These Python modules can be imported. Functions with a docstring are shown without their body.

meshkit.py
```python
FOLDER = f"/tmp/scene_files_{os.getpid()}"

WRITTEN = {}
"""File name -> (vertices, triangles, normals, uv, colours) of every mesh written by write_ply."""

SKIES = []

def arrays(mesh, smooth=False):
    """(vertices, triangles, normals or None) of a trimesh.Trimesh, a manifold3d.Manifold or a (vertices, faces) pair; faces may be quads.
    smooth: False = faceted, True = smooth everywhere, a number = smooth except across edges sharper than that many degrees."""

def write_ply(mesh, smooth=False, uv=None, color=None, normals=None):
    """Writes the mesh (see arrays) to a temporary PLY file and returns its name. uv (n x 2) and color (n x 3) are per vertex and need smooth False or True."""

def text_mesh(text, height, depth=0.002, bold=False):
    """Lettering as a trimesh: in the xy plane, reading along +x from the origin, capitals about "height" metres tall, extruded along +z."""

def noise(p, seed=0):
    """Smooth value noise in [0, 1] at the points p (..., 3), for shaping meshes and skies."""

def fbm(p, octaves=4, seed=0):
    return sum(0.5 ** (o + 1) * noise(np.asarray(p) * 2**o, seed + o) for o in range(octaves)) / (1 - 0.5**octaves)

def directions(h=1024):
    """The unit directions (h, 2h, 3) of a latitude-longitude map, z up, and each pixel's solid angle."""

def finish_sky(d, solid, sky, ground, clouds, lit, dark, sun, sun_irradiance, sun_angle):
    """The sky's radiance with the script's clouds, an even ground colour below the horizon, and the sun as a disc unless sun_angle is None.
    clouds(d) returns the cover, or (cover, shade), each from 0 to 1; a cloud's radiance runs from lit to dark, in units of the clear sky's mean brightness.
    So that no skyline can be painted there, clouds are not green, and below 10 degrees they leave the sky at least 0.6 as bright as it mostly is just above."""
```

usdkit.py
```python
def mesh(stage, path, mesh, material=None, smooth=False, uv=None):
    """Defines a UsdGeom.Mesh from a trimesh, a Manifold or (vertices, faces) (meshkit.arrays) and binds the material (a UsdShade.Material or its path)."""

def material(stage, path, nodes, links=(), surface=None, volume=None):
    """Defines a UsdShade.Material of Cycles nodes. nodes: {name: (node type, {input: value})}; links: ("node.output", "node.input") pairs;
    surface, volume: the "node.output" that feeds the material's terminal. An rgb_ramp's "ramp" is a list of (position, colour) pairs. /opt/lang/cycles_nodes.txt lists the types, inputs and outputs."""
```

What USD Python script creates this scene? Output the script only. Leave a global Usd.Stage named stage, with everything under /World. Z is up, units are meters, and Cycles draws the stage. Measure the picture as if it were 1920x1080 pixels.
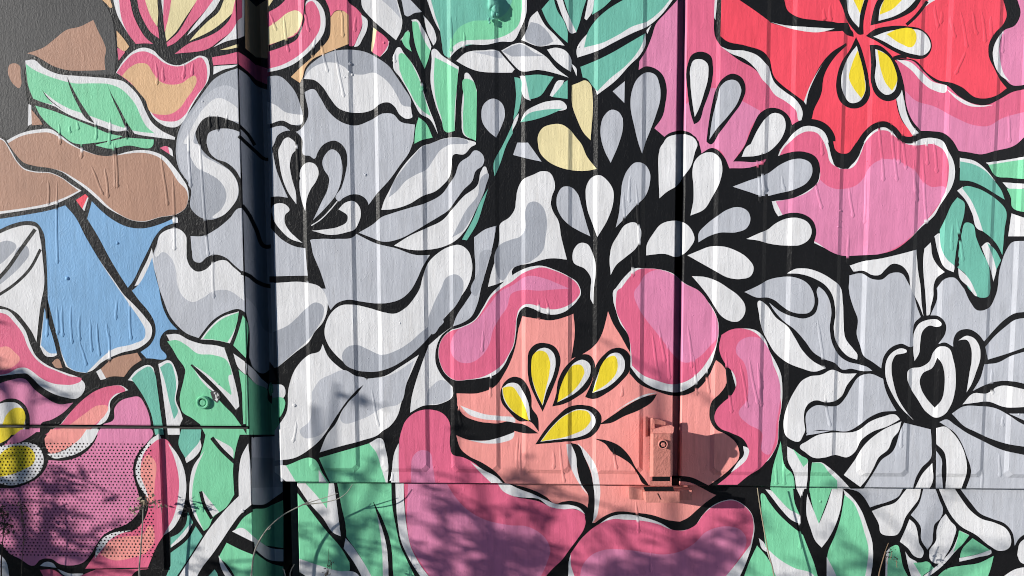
import math, random, re
import numpy as np
import trimesh, shapely, usdkit, meshkit
import mapbox_earcut as earcut
from shapely.geometry import Polygon, box as sbox, Point
from shapely.strtree import STRtree
from pxr import Usd, UsdGeom, UsdLux, UsdShade, Gf, Sdf, Vt

stage = Usd.Stage.CreateInMemory()
UsdGeom.SetStageUpAxis(stage, UsdGeom.Tokens.z)
UsdGeom.SetStageMetersPerUnit(stage, 1.0)
UsdGeom.Xform.Define(stage, '/World')
UsdGeom.Scope.Define(stage, '/World/Looks')

# ------------------------------------------------------------------ camera
D = 2.8                      # metres from the lens to the painted wall
CZ = 1.5                     # height of the lens
F = 1400.0                   # focal length in photo pixels (photo 1920 wide)
YAW, PITCH, ROLL = -0.04069393, 0.07420459, -0.00359992
def camera_axes():
    cr, sr, ct, st, cy, sy = math.cos(ROLL), math.sin(ROLL), math.cos(PITCH), math.sin(PITCH), math.cos(YAW), math.sin(YAW)
    f = np.array([sy*ct, cy*ct, -st]); r = np.array([cy, -sy, 0]); u = np.cross(r, f)
    return cr*r + sr*u, -sr*r + cr*u, f
CR, CU, CF = camera_axes()
C0 = np.array([0.0, -D, CZ])
cam = UsdGeom.Camera.Define(stage, '/World/camera')
m = Gf.Matrix4d(*[float(v) for row in (list(CR)+[0], list(CU)+[0], list(-CF)+[0], list(C0)+[1]) for v in row])
UsdGeom.Xformable(cam).AddTransformOp().Set(m)
cam.CreateHorizontalApertureAttr(36.0); cam.CreateVerticalApertureAttr(20.25)
cam.CreateFocalLengthAttr(36.0*F/1920)
cam.CreateClippingRangeAttr(Gf.Vec2f(0.05, 2000))
cam.CreateExposureAttr(0.44)

# ------------------------------------------------------------------ daylight
SUN_AZ, SUN_EL = math.radians(63), math.radians(13)      # angle off the wall's normal towards the left; height
TO_SUN = np.array([-math.sin(SUN_AZ)*math.cos(SUN_EL), -math.cos(SUN_AZ)*math.cos(SUN_EL), math.sin(SUN_EL)])
sky_mat = usdkit.material(stage, '/World/Looks/sky', {
    'sky': ('sky_texture', {'sky_type': 'single_scattering', 'sun_disc': False, 'sun_elevation': SUN_EL, 'sun_rotation': math.atan2(TO_SUN[0], TO_SUN[1]), 'aerosol_density': 0.05, 'ozone_density': 7.0}),
    'bg': ('background_shader', {'strength': 0.055})}, [('sky.color', 'bg.color')], surface='bg.background')
dome = UsdLux.DomeLight.Define(stage, '/World/sky')
UsdShade.MaterialBindingAPI.Apply(dome.GetPrim()).Bind(sky_mat)
dome.GetPrim().SetCustomDataByKey('kind', 'structure')
sun = UsdLux.DistantLight.Define(stage, '/World/sun')
sun.CreateNormalizeAttr(True); sun.CreateIntensityAttr(1.2); sun.CreateAngleAttr(0.53)
sun.CreateColorAttr(Gf.Vec3f(1.0, 0.957, 0.89))
zax = TO_SUN; xax = np.cross([0, 0, 1], zax); xax /= np.linalg.norm(xax); yax = np.cross(zax, xax)
sun.AddTransformOp().Set(Gf.Matrix4d(*[float(v) for row in (list(xax)+[0], list(yax)+[0], list(zax)+[0], [0, 0, 0, 1]) for v in row]))

# ------------------------------------------------------------------ the mural, drawn as outlines: colour, then points (tile column+row, quarter photo pixels; ! = corner; ~K = brush stroke of a width)

ART = r'''
# painted_hair
D @00 0,0! 765,0! 835,120 862,260 870,420 860,560! 700,560 200,470 200,700 215,950 60,1040 0,1010!
# painted_face
S 205,400! 330,355 420,285 500,225 600,200 700,150! 735,230 775,310 795,370 785,440 790,525! 650,530 500,525 400,495 330,455 270,420
# painted_ear
S 75,485 110,475 145,490 155,560 158,640 148,660 110,640 75,590 60,530
# painted_neck
W 215,780! 235,790! 240,930! 210,945!
S 235,820! 260,850 300,900 320,935! 240,940!
# painted_forearm
W @00 -20,1025! 30,1050 @01 60,10 90,60 130,130 180,180 260,205 380,215 470,255 540,305 612,350! 520,402 400,455 200,495 -20,528!
S @00 -20,1035! 30,1060 @01 55,15 85,70 130,140 180,190 260,212 380,220 470,260 535,310 590,350! 500,395 380,440 200,478 -20,508!
# painted_upper_arm
W @00 50,1055! 150,1003 280,972 390,972 440,1005 540,1080 @01 650,55 750,87 860,85 960,58 1050,45 1150,57 1230,92 1300,165 1360,245 1408,330 1412,420 1390,482 1340,520 1200,550 1080,582 990,572 900,532 800,475 720,405 640,335 540,262 460,207 380,182 250,162 180,140 120,80
S @00 60,1075! 150,1025 280,997 370,995 430,1020 520,1080 @01 640,55 750,87 860,87 960,72 1050,65 1140,78 1210,112 1275,185 1340,285 1400,350 1410,420 1390,480 1340,518 1200,548 1080,578 990,570 900,528 810,465 740,395 660,325 560,258 470,207 380,182 250,162 180,140 120,80
# painted_tag
R @01 570,420! 640,375! 662,395! 620,490!
W 656,400! 665,403! 633,503! 618,485!
# painted_petal
O @00 768,0! 828,0! 835,60 800,30
W 850,0! 900,0! 915,120 960,240 1010,315! 940,220 880,110
P 893,0! 975,0! 1000,110 1040,200 1100,290 1150,330! 1090,325 1020,330! 960,250 915,150
# painted_petal
P 1030,0! 1100,0! 1120,70 1150,150 1185,205! 1195,290! 1130,240 1080,160 1045,80
Z 1088,0! 1180,0! 1187,100 1180,200! 1140,140 1110,70
# painted_petal
W 1210,0! 1240,0! 1235,200!
P 1228,0! 1285,0! 1270,120 1250,200 1235,240! 1225,120
Z 1285,0! 1480,0! 1440,60 1380,150 1320,240 1250,310! 1240,250 1260,150 1275,70
P 1478,0! 1602,0! 1540,80 1450,180 1380,260 1300,330 1255,350! 1250,320! 1330,250 1400,140 1450,50
W 1600,0! 1652,0! 1610,70 1540,140 1460,220 1400,270! 1440,210 1520,110
# painted_petal
Z 1680,0! 1780,0! 1770,60 1700,140 1600,220 1420,310! 1480,240 1560,160 1640,90
P 1765,0! 1815,0! 1815,130! 1785,160! 1740,230 1640,310 1590,350 1310,405! 1420,325 1520,290 1640,230 1720,150
W 1785,150! 1815,130! 1815,0! 1832,0! 1830,270! 1785,290! 1700,310 1600,355! 1680,290 1740,230
# painted_petal
W 985,395 1070,358 1150,378 1200,428 1270,478 1340,490 1420,458 1500,418 1548,432 1572,500 1562,600 1512,680 1460,760 1420,830 1380,905 1330,950 1260,952 1190,917 1150,880 1110,800 1080,720 1010,650 940,590 870,545! 920,465
P 875,545! 930,470 1000,405 1080,385 1150,410 1230,470 1310,497 1380,490 1450,452 1510,432 1540,470 1555,540 1542,630 1482,710 1430,790 1390,860 1330,905 1250,910 1190,895 1140,850 1090,740 1010,652 940,592
O 915,570! 970,510 1040,475 1100,480 1150,550 1200,610 1280,635 1370,620 1420,585 1465,570 1475,600 1450,670 1400,740 1350,810 1280,855 1200,860 1130,840 1090,750 1040,690 980,620
# painted_petal
O 875,230! 920,280 970,350! 935,385 880,350!
P 880,358! 940,390! 890,455!
# painted_petal
Z 1650,375! 1785,330! 1785,355! 1700,372
P 1590,430! 1700,410 1785,388! 1850,430 1920,490! 1920,600! 1860,540 1785,478! 1700,482 1600,490!
W 1603,497! 1785,485! 1760,500 1680,522 1600,560!
# painted_leaf
W 190,455! 250,448 330,508 430,553 560,568 700,578 850,593 920,608 990,663 1050,738 1090,828 1140,918 1210,978 1315,1030! 1310,1048! 1170,1030 1020,1005 900,960 760,910 640,865 480,820 330,770 250,740! 215,650 200,550
N 195,480! 250,520 340,562 450,600 560,625 700,625 820,632 900,662 960,712 1020,790 1060,880 1100,950 1160,1000! 1030,985 900,950 760,900 650,860 560,830 430,790 330,770 250,740! 215,650 200,550
W 330,690! 420,760 520,815 650,865 800,915 950,975! 900,985 750,945 600,895 480,840 390,775
K 310,665! 360,730 480,830! 420,790 350,730
K 500,570! 545,660 600,760 710,925! 660,900 580,780 530,670
K 790,590! 830,690 890,800 960,930 1025,1025! 960,980 900,860 845,740
# painted_leaf
N 265,792! 400,832 550,892 700,952 820,1002 920,1022! 850,1045 700,1072 560,1075 450,1000 360,930 300,860
N 720,1085! 950,1032! 1155,1047! @01 1150,5 950,12 830,35 720,12!
# painted_petal
P @01 1200,30! 1245,15 1265,25 1285,85!
W 1262,22! 1285,35 1300,95! 1275,80!
# painted_petal
M @00 1785,512! 1700,540 1600,600 1550,660 1500,730 1450,800 1400,870 1350,960 1322,1080 @01 1325,120 1350,200 1400,270 1432,340 1432,480 1500,548 1580,568 1640,552 1740,470 1785,395 1785,300 1740,215 1650,145 1560,90 1490,0 @00 1470,960 1540,882 1640,872 1740,905 1790,930!
G 1785,680! 1700,640 1620,660 1560,700 1480,790 1420,880 1370,960 1335,1080 @01 1340,120 1360,200 1410,270 1440,150 1410,60 1400,0 @00 1420,1000 1470,900 1540,800 1640,735 1720,765 1785,810!
W @00 1385,1080 1420,1000 1470,900 1540,800 1640,735 1720,765 1785,812! 1790,915! 1740,905 1640,875 1540,885 1480,960 1470,1080 @01 1480,0 1520,80 1620,140 1720,200 1780,290 1780,400 1740,470 1640,550 1600,555 1660,490 1697,410 1690,340 1640,270 1560,220 1480,180 1440,120 1415,60 1400,0
# painted_petal
G @00 1550,1085 1565,1000 1630,970 1740,970 1800,990! @01 1805,260! 1770,200 1700,140 1620,110 1570,60 1550,0
# painted_petal
G @01 1430,690! 1520,690 1620,640 1720,560 1800,480 1818,480! 1825,965! 1760,910 1690,850 1600,830 1550,850 1500,890 1460,880 1440,800
# painted_petal
G 1175,760! 1150,830 1150,900 1175,1000 @02 1195,0 1230,100 1270,200 1330,280 1400,340 1490,375! 1530,320 1600,240 1700,180 1800,160 1842,185! 1835,60! @01 1828,985! 1750,925 1690,872 1600,892 1540,942 1480,957 1430,922 1405,870 1400,780 1390,680 1340,637 1260,642 1200,682
W @01 1180,760! 1200,682 1260,642 1340,637 1390,680 1400,780 1405,870 1430,922 1480,957 1540,942 1600,892 1690,872 1750,922 1828,988! @02 1833,95! 1700,15 1600,25 1520,75 1440,105 1380,70 1330,-30 @01 1320,950 1280,850 1220,810 1170,845
# painted_dress
W @01 -20,565! 200,530 400,490 490,460! 560,540 640,690 740,860 860,1030 @02 930,50 1010,130 1090,220 1140,300 1132,370 1060,440 900,490 760,560 690,620 640,637! 560,622 495,590! 470,520 440,400 400,250 360,90! @01 355,1000 345,800 320,650 270,588 200,578 100,598 -20,650!
B @01 -20,565! 200,530 400,490 490,460! 560,540 640,690 740,860 850,1030 @02 920,50! 990,150 1055,245 1090,320 1085,370 1000,418 850,458 760,525 700,585 650,635! 560,620 510,590! 475,520 440,400 400,250 360,90! @01 355,1000 345,800 320,650 270,588 200,578 100,598 -20,650!
# painted_dress
W @02 300,440! 330,180! 430,500! 410,512 350,512
B 335,150! 360,250 400,380 428,490! 380,490 308,430! 320,300
# painted_dress
B @01 690,430! 760,500 850,570 960,622 1080,632 1200,602 1300,560! 1330,585! 1220,630 1160,700 1120,780 1060,900 990,1040 960,1078! 900,985 820,850 740,700 655,560!
W 1290,562! 1330,552 1336,590! 1300,595!
# painted_dress
W @01 1140,780! 1150,900 1120,950 1030,1060 1010,1065! 1060,960 1110,860
B 1143,850! 1150,900 1170,1000 @02 1192,0 1210,100 1240,190 1290,270 1332,312! 1250,318 1205,370 1205,450 1250,512 1100,527! 1055,480! 1130,422 1167,340 1160,260 1110,170 1050,100 990,20! @01 1030,1065 1110,930
# painted_leg
S @02 740,620! 850,530 1030,485! 1062,540! 990,590 930,667! 850,662 770,682!
W 722,627! 755,605! 797,680! 755,690!
# painted_leg
S 390,560! 430,530 470,600! 420,597
# painted_petal
W @01 -20,680! 100,630 230,610 275,625 300,700 320,850 330,1080 @02 310,100 290,250 275,405! 240,330 190,260 130,190 60,150 -20,128!
M @01 -20,745! 60,725 120,755 60,850 -20,920!
M 150,770 200,765 220,820 170,900 80,990 -20,1070! -20,1030! 90,890
~K 28 265,640 150,800 60,930 -20,1020
~K 22 305,790 230,930 100,1060 @02 -20,60
# painted_petal
W @02 -20,155! 60,168 130,238 190,318 230,428 270,508 340,568 420,608 500,638 600,678 637,720 622,790 570,830 500,822 400,792 300,732 240,672 200,642 150,642 60,652 -20,662!
P -20,180! 50,200 110,260 170,340 210,440 260,520 330,580 420,620 520,660 612,690 560,720 470,725 380,710 300,670 250,630 200,600 140,600 60,640 -20,655!
C -20,450! 60,440 110,480 150,530 100,590 -20,620!
# painted_petal
L -20,722! 80,690 180,680 260,760 340,820 440,870 550,860! 480,930 380,990 310,1015 300,1080! 222,1080! 220,950 190,880 130,835 60,830 -20,865!
# painted_stamen
W -20,872! 60,855 130,865 180,920 190,1020! 190,1100! -20,1100!
Y 20,1020! 50,950 110,900 170,905 190,950 185,1020! 160,1100! -20,1100! -20,1030!
# painted_petal
W 460,1015! 540,920 620,840 720,770 830,735 920,735 962,765! 880,800 830,850 825,930 800,990 740,1040 720,1100! 340,1100!
P 465,1015! 540,920 620,840 720,770 830,735 920,740 940,760 860,800 820,850 810,900 740,1010! 650,1090! 340,1100!
C 540,1015! 640,940 740,880 810,890 790,950 720,1015! 640,1090! 360,1100!
# painted_petal
L 780,1020! 850,990 860,900 900,850 980,820 1040,815 1090,880 1120,960 1135,1100! 720,1100! 750,1060
# painted_leaf
W 960,690! 1030,612 1130,582 1150,600 1160,640! 1000,700!
T 985,680! 1050,620 1130,592 1160,640 1180,750 1200,900 1230,1100! 1165,1100! 1130,930 1080,820 1030,740
# painted_leaf
W 1188,570! 1270,543 1320,620 1337,700 1322,850 1352,920 1372,980! 1350,1030 1350,1100! 1260,1100! 1230,850 1210,700
T 1200,595! 1270,562 1310,640 1322,740 1312,850 1335,930 1305,985! 1270,850 1225,660
# painted_leaf
W 1248,350! 1330,345 1420,390 1520,420 1620,430 1692,450! 1720,540 1760,660 1790,780 1800,880 1770,912! 1700,850 1500,700 1300,450!
N 1255,400! 1320,390 1400,430 1480,490 1600,502 1700,542 1730,600 1740,700 1735,805! 1650,733 1540,655 1440,580! 1500,680 1600,790 1680,880 1750,950 1815,1040! 1850,1100! 1540,1100! 1500,1020! 1440,975 1370,930 1350,850 1380,680 1390,620 1330,520 1290,450
W 1455,580! 1560,650 1690,770 1738,805! 1735,650 1760,660 1790,800 1785,890 1765,907! 1700,840 1600,720
~K 34 1435:14,575:14 1520,660 1640,780 1760,930 1800,990
~K 36 1700,445 1740,560 1780,700 1810,850 1815,970
# painted_leaf
W 1750,490! 1837,552! 1842,650! 1790,600
N 1790,612! 1842,652! 1842,1020! 1825,1020! 1820,900 1815,780
# painted_leaf
W 1505,385! 1570,300 1660,220 1792,175! 1755,340 1725,415! 1640,395
N 1522,380! 1575,312 1662,235 1790,182! 1780,250 1742,350 1705,408! 1640,393
N 1822,205! 1850,250 1855,400 1845,525! 1750,430! 1790,320
# painted_leaf
O @00 1838,0! 1870,0! 1920,50! 1995,0! 2015,0! 2020,440! 1920,430! 1860,380 1838,360!
P @00 1920,485! 2020,520! 2020,640! 1920,600!
# painted_petal
M @00 1787,515! 1850,560 1920,640 2020,680! @01 2050,900! 2060,1080! @02 2070,560! 1960,640 1900,600 1870,520! 1870,300 1845,190! 1835,0! @01 1805,0!
G @02 1838,60! 1920,150 1990,320 2070,350! 2070,560! 1960,640 1900,590 1868,520! 1868,300 1845,190!
~K 30 @01 1815,460 1860,520 1920,640 1990,770 2060,760
~K 30 @01 1810,965 1870,990 1920,1030 1990,1060 2070,1070
~K 26 @01 1790,-60 1920,60 1980,110 2040,120
~K 24 @00 1790,940 1860,1010 1910,1090
# painted_leaf
W @02 1842,560! 1900,610 1960,680! 2010,720! 2000,760 1920,720 1850,640!
N 1846,650! 1920,720 2000,760 2010,840 2090,900! 2095,1100! 1850,1100!
# painted_stem
G @03 1885,40! 2090,30! 2125,450! 2030,530 1920,560 1890,540!
M 1885,190! 2120,200! 2125,410! 1890,420!
N 1895,580! 2000,560 2125,510! 2125,870! 1905,840!
W 1905,790! 2030,870 2125,880! 2125,970! 2020,960 1910,880!
N 1915,910! 2020,980 2125,1010! 2130,1200! 1915,1200!
~K 30 1885,560 1990,555 2060,510 2130,460
# painted_stamen
Y @03 -20,-10! 120,-30! 60,50 -20,95!
# painted_petal
L 20,110! 110,20 160,-20! 300,-20! 200,50 120,90
# painted_petal
W 640,-20! 745,-20! 690,80 600,150 480,190 400,195 355,165! 450,150 540,100
C 335,50! 380,-20! 650,-20! 600,50 520,110 440,150 380,160 345,110
# painted_petal
L 740,10! 760,-20! 1140,-20! 1150,10 1110,70 1040,150 1000,250 1005,340 1030,430 1050,520 1050,580 1010,640 950,690 850,730 780,770 720,850 680,920 620,980 540,1000 450,990 380,950 300,960 260,1000 150,950 60,900 20,850 -20,820! -20,420! 100,420 200,390 300,330 350,260 365,210! 480,215 600,180 700,90
# painted_stamen
W -20,110! 100,90 220,80 290,110 325,180 320,260 270,330 180,380 80,400 -20,380!
Y -20,190! 60,120 150,100 220,115 262,170 255,230 180,280 80,320 -20,340!
# painted_petal
W 1190,12! 1150,45 1080,125 1035,200 1018,300 1038,385 1078,445 1112,505! 1200,400! 1240,100!
P 1140,90! 1190,55 1230,50 1300,130 1340,260 1345,420 1320,580 1280,700 1230,770! 1180,850 1110,1015! 640,1025! 700,940 760,860 800,800 900,760 1000,740 1080,660 1110,580 1117,500! 1060,380 1047,290 1062,200 1100,130
C 1055,270! 1075,210 1110,170 1150,200 1160,400 1150,520! 1112,520 1090,430 1055,350
C 750,920! 830,815 930,785 1080,760 1120,700 1160,800 1100,900 1000,940 850,960
W 1205,15! 1140,80 1080,160 1057,250 1057,330 1092,420 1117,500! 1100,480 1040,390 1020,300 1037,200 1082,120 1150,40
W 985,738! 900,765 830,805 770,875 712,948! 728,860 780,790 860,752
W 1260,80! 1320,150 1375,260 1397,380 1387,520 1345,650 1285,735 1225,775! 1300,640 1335,500 1342,350 1310,200
# painted_petal
W 300,1003! 340,975 400,985 425,1018!
P 300,1033! 400,1033 480,1085! 500,1200! 380,1200! 330,1090
W 430,1025! 520,1060 620,1070 560,1082 480,1072
P 600,1080! 720,1030! 1120,1025! 1020,1045 980,1090! 900,1200! 560,1200!
W -20,900! 40,960 70,1080 80,1200! -20,1200!
# painted_leaf
W 1500,50! 1510,110 1460,190 1400,232! 1388,195 1450,120
T 1360,-20! 1510,-20! 1500,60 1440,140 1390,195! 1340,92
# painted_leaf
N 1548,-20! 1810,-20! 1770,120 1750,250 1757,470! 1700,560 1600,640 1560,720 1530,742! 1470,640 1430,520 1430,420 1450,300 1500,180 1530,80
W 1535,140! 1480,260 1450,380 1445,520 1485,640 1528,740! 1460,630 1420,500 1422,400 1450,260
W 1600,40! 1660,70 1750,140 1748,205! 1680,150
W 1518,440! 1580,520 1645,600! 1595,635! 1540,540
~K 30 1588,42 1660,130 1760,225
~K 26 1505,445 1530,540 1590,650
# painted_stem
W 1862,85! 1885,300! 1885,545! 1800,620 1740,700 1660,820 1590,920 1520,1010 1420,1200! 1270,1200! 1400,990 1490,850 1560,740 1640,640 1760,510 1792,480! 1792,300 1812,180
# painted_leaf
N 1915,585! 1830,640 1765,730! 1850,765 1915,795!
W 1740,745! 1800,718 1915,795! 1920,835! 1830,790!
# painted_leaf
N 1700,830! 1800,880 1925,930! 1925,1200! 1820,1200! 1690,980 1640,940!
W 1640,925! 1700,1020 1830,1200! 1770,1200! 1650,990
# painted_leaf
T 1280,790! 1340,760 1390,700 1410,600! 1450,680! 1520,780! 1420,940 1320,1090 1240,1200! 1200,1200! 1280,1000!
W 1280,850! 1350,780 1430,685! 1452,700 1380,800 1290,882!
~K 30 1270,895 1400,790 1465,680
# painted_leaf
T 1560,1085! 1610,1030! 1630,1060 1600,1200! 1500,1200!
# painted_petal
Z @10 88,-10! 135,-10! 88,60!
P 88,95! 180,40 230,-10! 362,-10! 360,60 345,180! 300,260 200,300 88,345!
Z 88,207! 170,150 240,95 310,80 345,110 337,180 300,250 220,292 88,340!
W 88,390! 200,350 310,290 350,200 375,120 392,0 440,0 500,60 522,150 507,250 450,332 380,405 280,482 180,522 88,542!
P 88,390! 200,350 310,290 350,200 372,120 387,20 412,8 462,60 482,130 477,220 432,300 372,372 282,442 182,492 88,517!
# painted_petal
O 560,130! 600,85 660,85 695,110! 695,330! 620,360 520,400 420,450 370,510 350,580 330,622! 262,577! 330,510 420,430 500,350 550,280 560,200
P 517,-10! 680,-10! 690,10 760,70 802,130 792,200 762,280 722,347 697,345! 695,112! 650,80 600,80 560,125! 550,70
W 790,110! 835,150 832,220 800,290 762,347 735,352! 770,270 797,200
# painted_petal
Z 880,208! 910,230 890,330 872,392! 863,380!
W 1000,312! 985,370 935,425! 960,290!
P 905,228! 960,268 995,315 975,370 930,427! 872,392! 890,320
# painted_petal
W 788,-10! 1055,-10! 1080,80 1097,160 1087,230 1050,302! 980,242 900,172 840,112 800,60
G 930,-10! 1050,-10! 1072,80 1087,140! 1050,100 1000,50
# painted_petal
G 1090,-10! 1150,-10! 1245,90! 1190,98 1130,122 1113,110!
# painted_leaf
W 1080,305! 1142,225! 1145,260!
N 1092,302! 1140,235 1150,330 1167,387! 1120,352
# painted_leaf
W 1165,150! 1200,145 1250,210 1290,280 1315,350! 1310,380! 1250,300
N 1170,165! 1195,160 1235,240 1270,320 1308,378! 1290,450 1265,517! 1230,440 1200,360 1180,260
W 1255,115! 1295,160 1342,240 1347,320 1330,342! 1290,260
# painted_leaf
W 1280,-10! 1330,-10! 1390,250! 1350,180
T 1310,-10! 1990,-10! @20 85,120 50,220 0,290! @10 1700,320 1500,380 1450,435! 1420,420 1395,330 1380,230 1345,120
N 1450,425! 1465,300 1520,210 1620,160 1750,150 1850,120 1910,40 1925,-10! @20 82,-10! 82,120 50,220 0,290! @10 1850,285 1700,305 1560,315 1490,355
W @10 1455,432! 1480,350 1540,310 1650,300 1800,290 1900,250 @20 40,200 72,100 78,-10! 112,-10! 107,100 62,220 0,312 @10 1850,312 1720,337 1560,342 1500,382
# painted_petal
W 1502,457! 1570,398 1700,378 1815,383 1870,440 1940,520! @20 0,545! @10 1800,545 1650,530 1560,492
G 1620,388! 1820,382! 1850,420 1720,410
# painted_petal
W @20 70,300! 110,230 140,130 190,82! 250,190 320,260 395,342! 330,335 200,347
M 140,165! 200,180 260,230 312,310! 250,340 190,347! 100,290
# painted_petal
W @10 1840,380! @20 0,335! 60,322 130,350 200,388 260,430 330,510 425,582! 330,552 200,525 60,530 @10 1925,480!
M 1845,385! @20 0,345! 60,330 180,400 240,420! @10 1920,425!
# painted_petal
W @20 262,372! 330,358 400,380 442,440 442,540! 380,500 320,450
W 440,470! 485,520 485,572!
# painted_leaf
W @10 1030,450 1038,398 1070,353 1110,400 1180,490 1230,590 1260,700 1300,820 1340,920 1365,1005! 1300,892 1230,852 1200,800 1140,680 1080,580 1030,510
N 1075,520! 1090,398 1150,450 1190,520 1230,610 1260,720 1312,872! 1250,832 1200,772 1150,682 1110,612
# painted_leaf
W 1318,450! 1328,368 1400,420 1522,502! 1510,600 1500,760 1490,982! 1430,992 1390,900 1340,760 1310,620
N 1340,430! 1420,470 1517,522! 1507,650 1492,800 1490,982! 1430,992 1390,880 1350,750 1335,600
# painted_leaf
W 1560,620! 1578,545 1620,587 1657,680! 1650,1052! 1560,1012 1543,900
N 1573,590 1625,607 1657,690! 1650,1056! 1570,1012 1553,900 1560,750
# painted_leaf
N 1220,880! 1270,920 1325,1032! 1240,1052 1188,1078! 1200,950
# painted_drop
G 1690,860 1710,780 1780,740 1840,770 1867,850 1840,950 1800,1032! 1740,980 1700,920
# painted_stem
T @10 1925,930! @20 5,1000! @10 1880,1085 @11 1830,150 1790,242! 1780,165 1850,10 @10 1865,1060
T @11 1740,335! 1705,450 1655,600 1582,722! 1545,717! 1630,560 1680,440
# painted_petal
M @10 358,592! 380,520 450,450 560,390 700,373 820,390 920,440 1000,500 1050,570 1110,660 1162,750 1160,830 1172,880 1140,892 1080,862 1040,800 1000,770 930,780 880,820 780,847 700,842 620,812 560,742 500,652 440,602
W 358,592! 400,530 480,480 580,470 660,500 720,550 800,560 880,545 950,580 1010,640 1060,720 1100,790 1162,802! 1172,880! 1140,892 1080,862 1040,800 1000,770 930,780 880,820 780,847 700,842 620,812 560,742 500,652 440,602
# painted_petal
M 85,573! 180,573 250,630 300,700 330,780 352,870 342,932 280,937 200,905 100,927! 85,927!
W 85,762! 150,790 220,840 300,857 352,862! 345,922 280,937 200,905 100,932! 85,932!
# painted_petal
G @10 85,968! 200,945 290,990 382,900 365,690! 430,668 480,730 540,830 640,915 740,942 860,902 960,850 1030,858 1080,910 1192,935! 1180,1060! @11 1150,60 1080,160 1000,270 910,370 835,470! 850,520 790,620 745,670! 900,745 1050,782 1200,832 1305,832! 1250,920 1210,1010 @12 1150,30 1090,80 1000,110 900,115 780,100 690,88 600,120 560,165! 500,50 430,-10 @11 380,1035 120,1035!
K @11 120,30! 140,-10 @10 160,1020 240,980 300,990 345,1040 @11 365,85 400,88 440,110 460,70 500,10 @10 540,1065 590,1055 640,1080 @11 675,50 685,130 670,230 640,330 600,410 620,430 650,408 720,378 780,383 830,420 850,480 850,590 770,650 740,690 600,712 480,712 400,725 370,782! 300,770 200,720 110,630! 110,400! 150,393 240,403! 190,290 150,180 130,80
K 365,680! 390,700 430,830 480,950 525,1085! 400,1085! 380,900
~K 45 100,1015 260,1012 400,1010
# painted_stamen
W @10 190,1080 210,1045 240,1030 270,1045 300,1080 @11 305,30 270,80 255,150 270,260 300,370 303,452! 240,360 200,260 175,130 170,40
# painted_stamen
W @11 328,260 340,180 390,138 440,150 470,210 450,280 410,340 385,400 370,505! 345,430 328,340
# painted_stamen
G 498,140 520,80 570,40 620,70 642,130 642,260 600,380 520,480 428,572! 490,440 540,330 547,250 510,190
# painted_stamen
W 130,460 180,443 230,460 252,495 220,530 215,580 250,650 300,700 350,742! 260,712 190,650 135,570
# painted_stamen
W 618,490! 670,440 730,428 770,460 787,520 770,590 740,640 680,662 560,682 418,650! 520,640 620,620 682,580 687,540 650,508
~W 8 415,612 480,570 560,490 610,430
# painted_petal
W @11 110,1043! 400,1043 470,1065 @12 530,70 532,180 500,260 440,330 400,400 300,480 165,592! 130,600! 110,0!
M @12 130,330! 240,280 310,220 380,150 450,108 500,130 507,200 470,280 400,380 300,472 165,592! 130,600!
# painted_petal
W @11 940,495! 960,430 1000,350 1080,200 1180,80 1260,10 @10 1300,1080 1400,1042 1500,1030 1590,1050 1650,1080 @11 1617,20 1560,77 1480,82 1470,150 1450,250 1400,310 1350,352 1250,390 1150,450 1000,492
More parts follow.
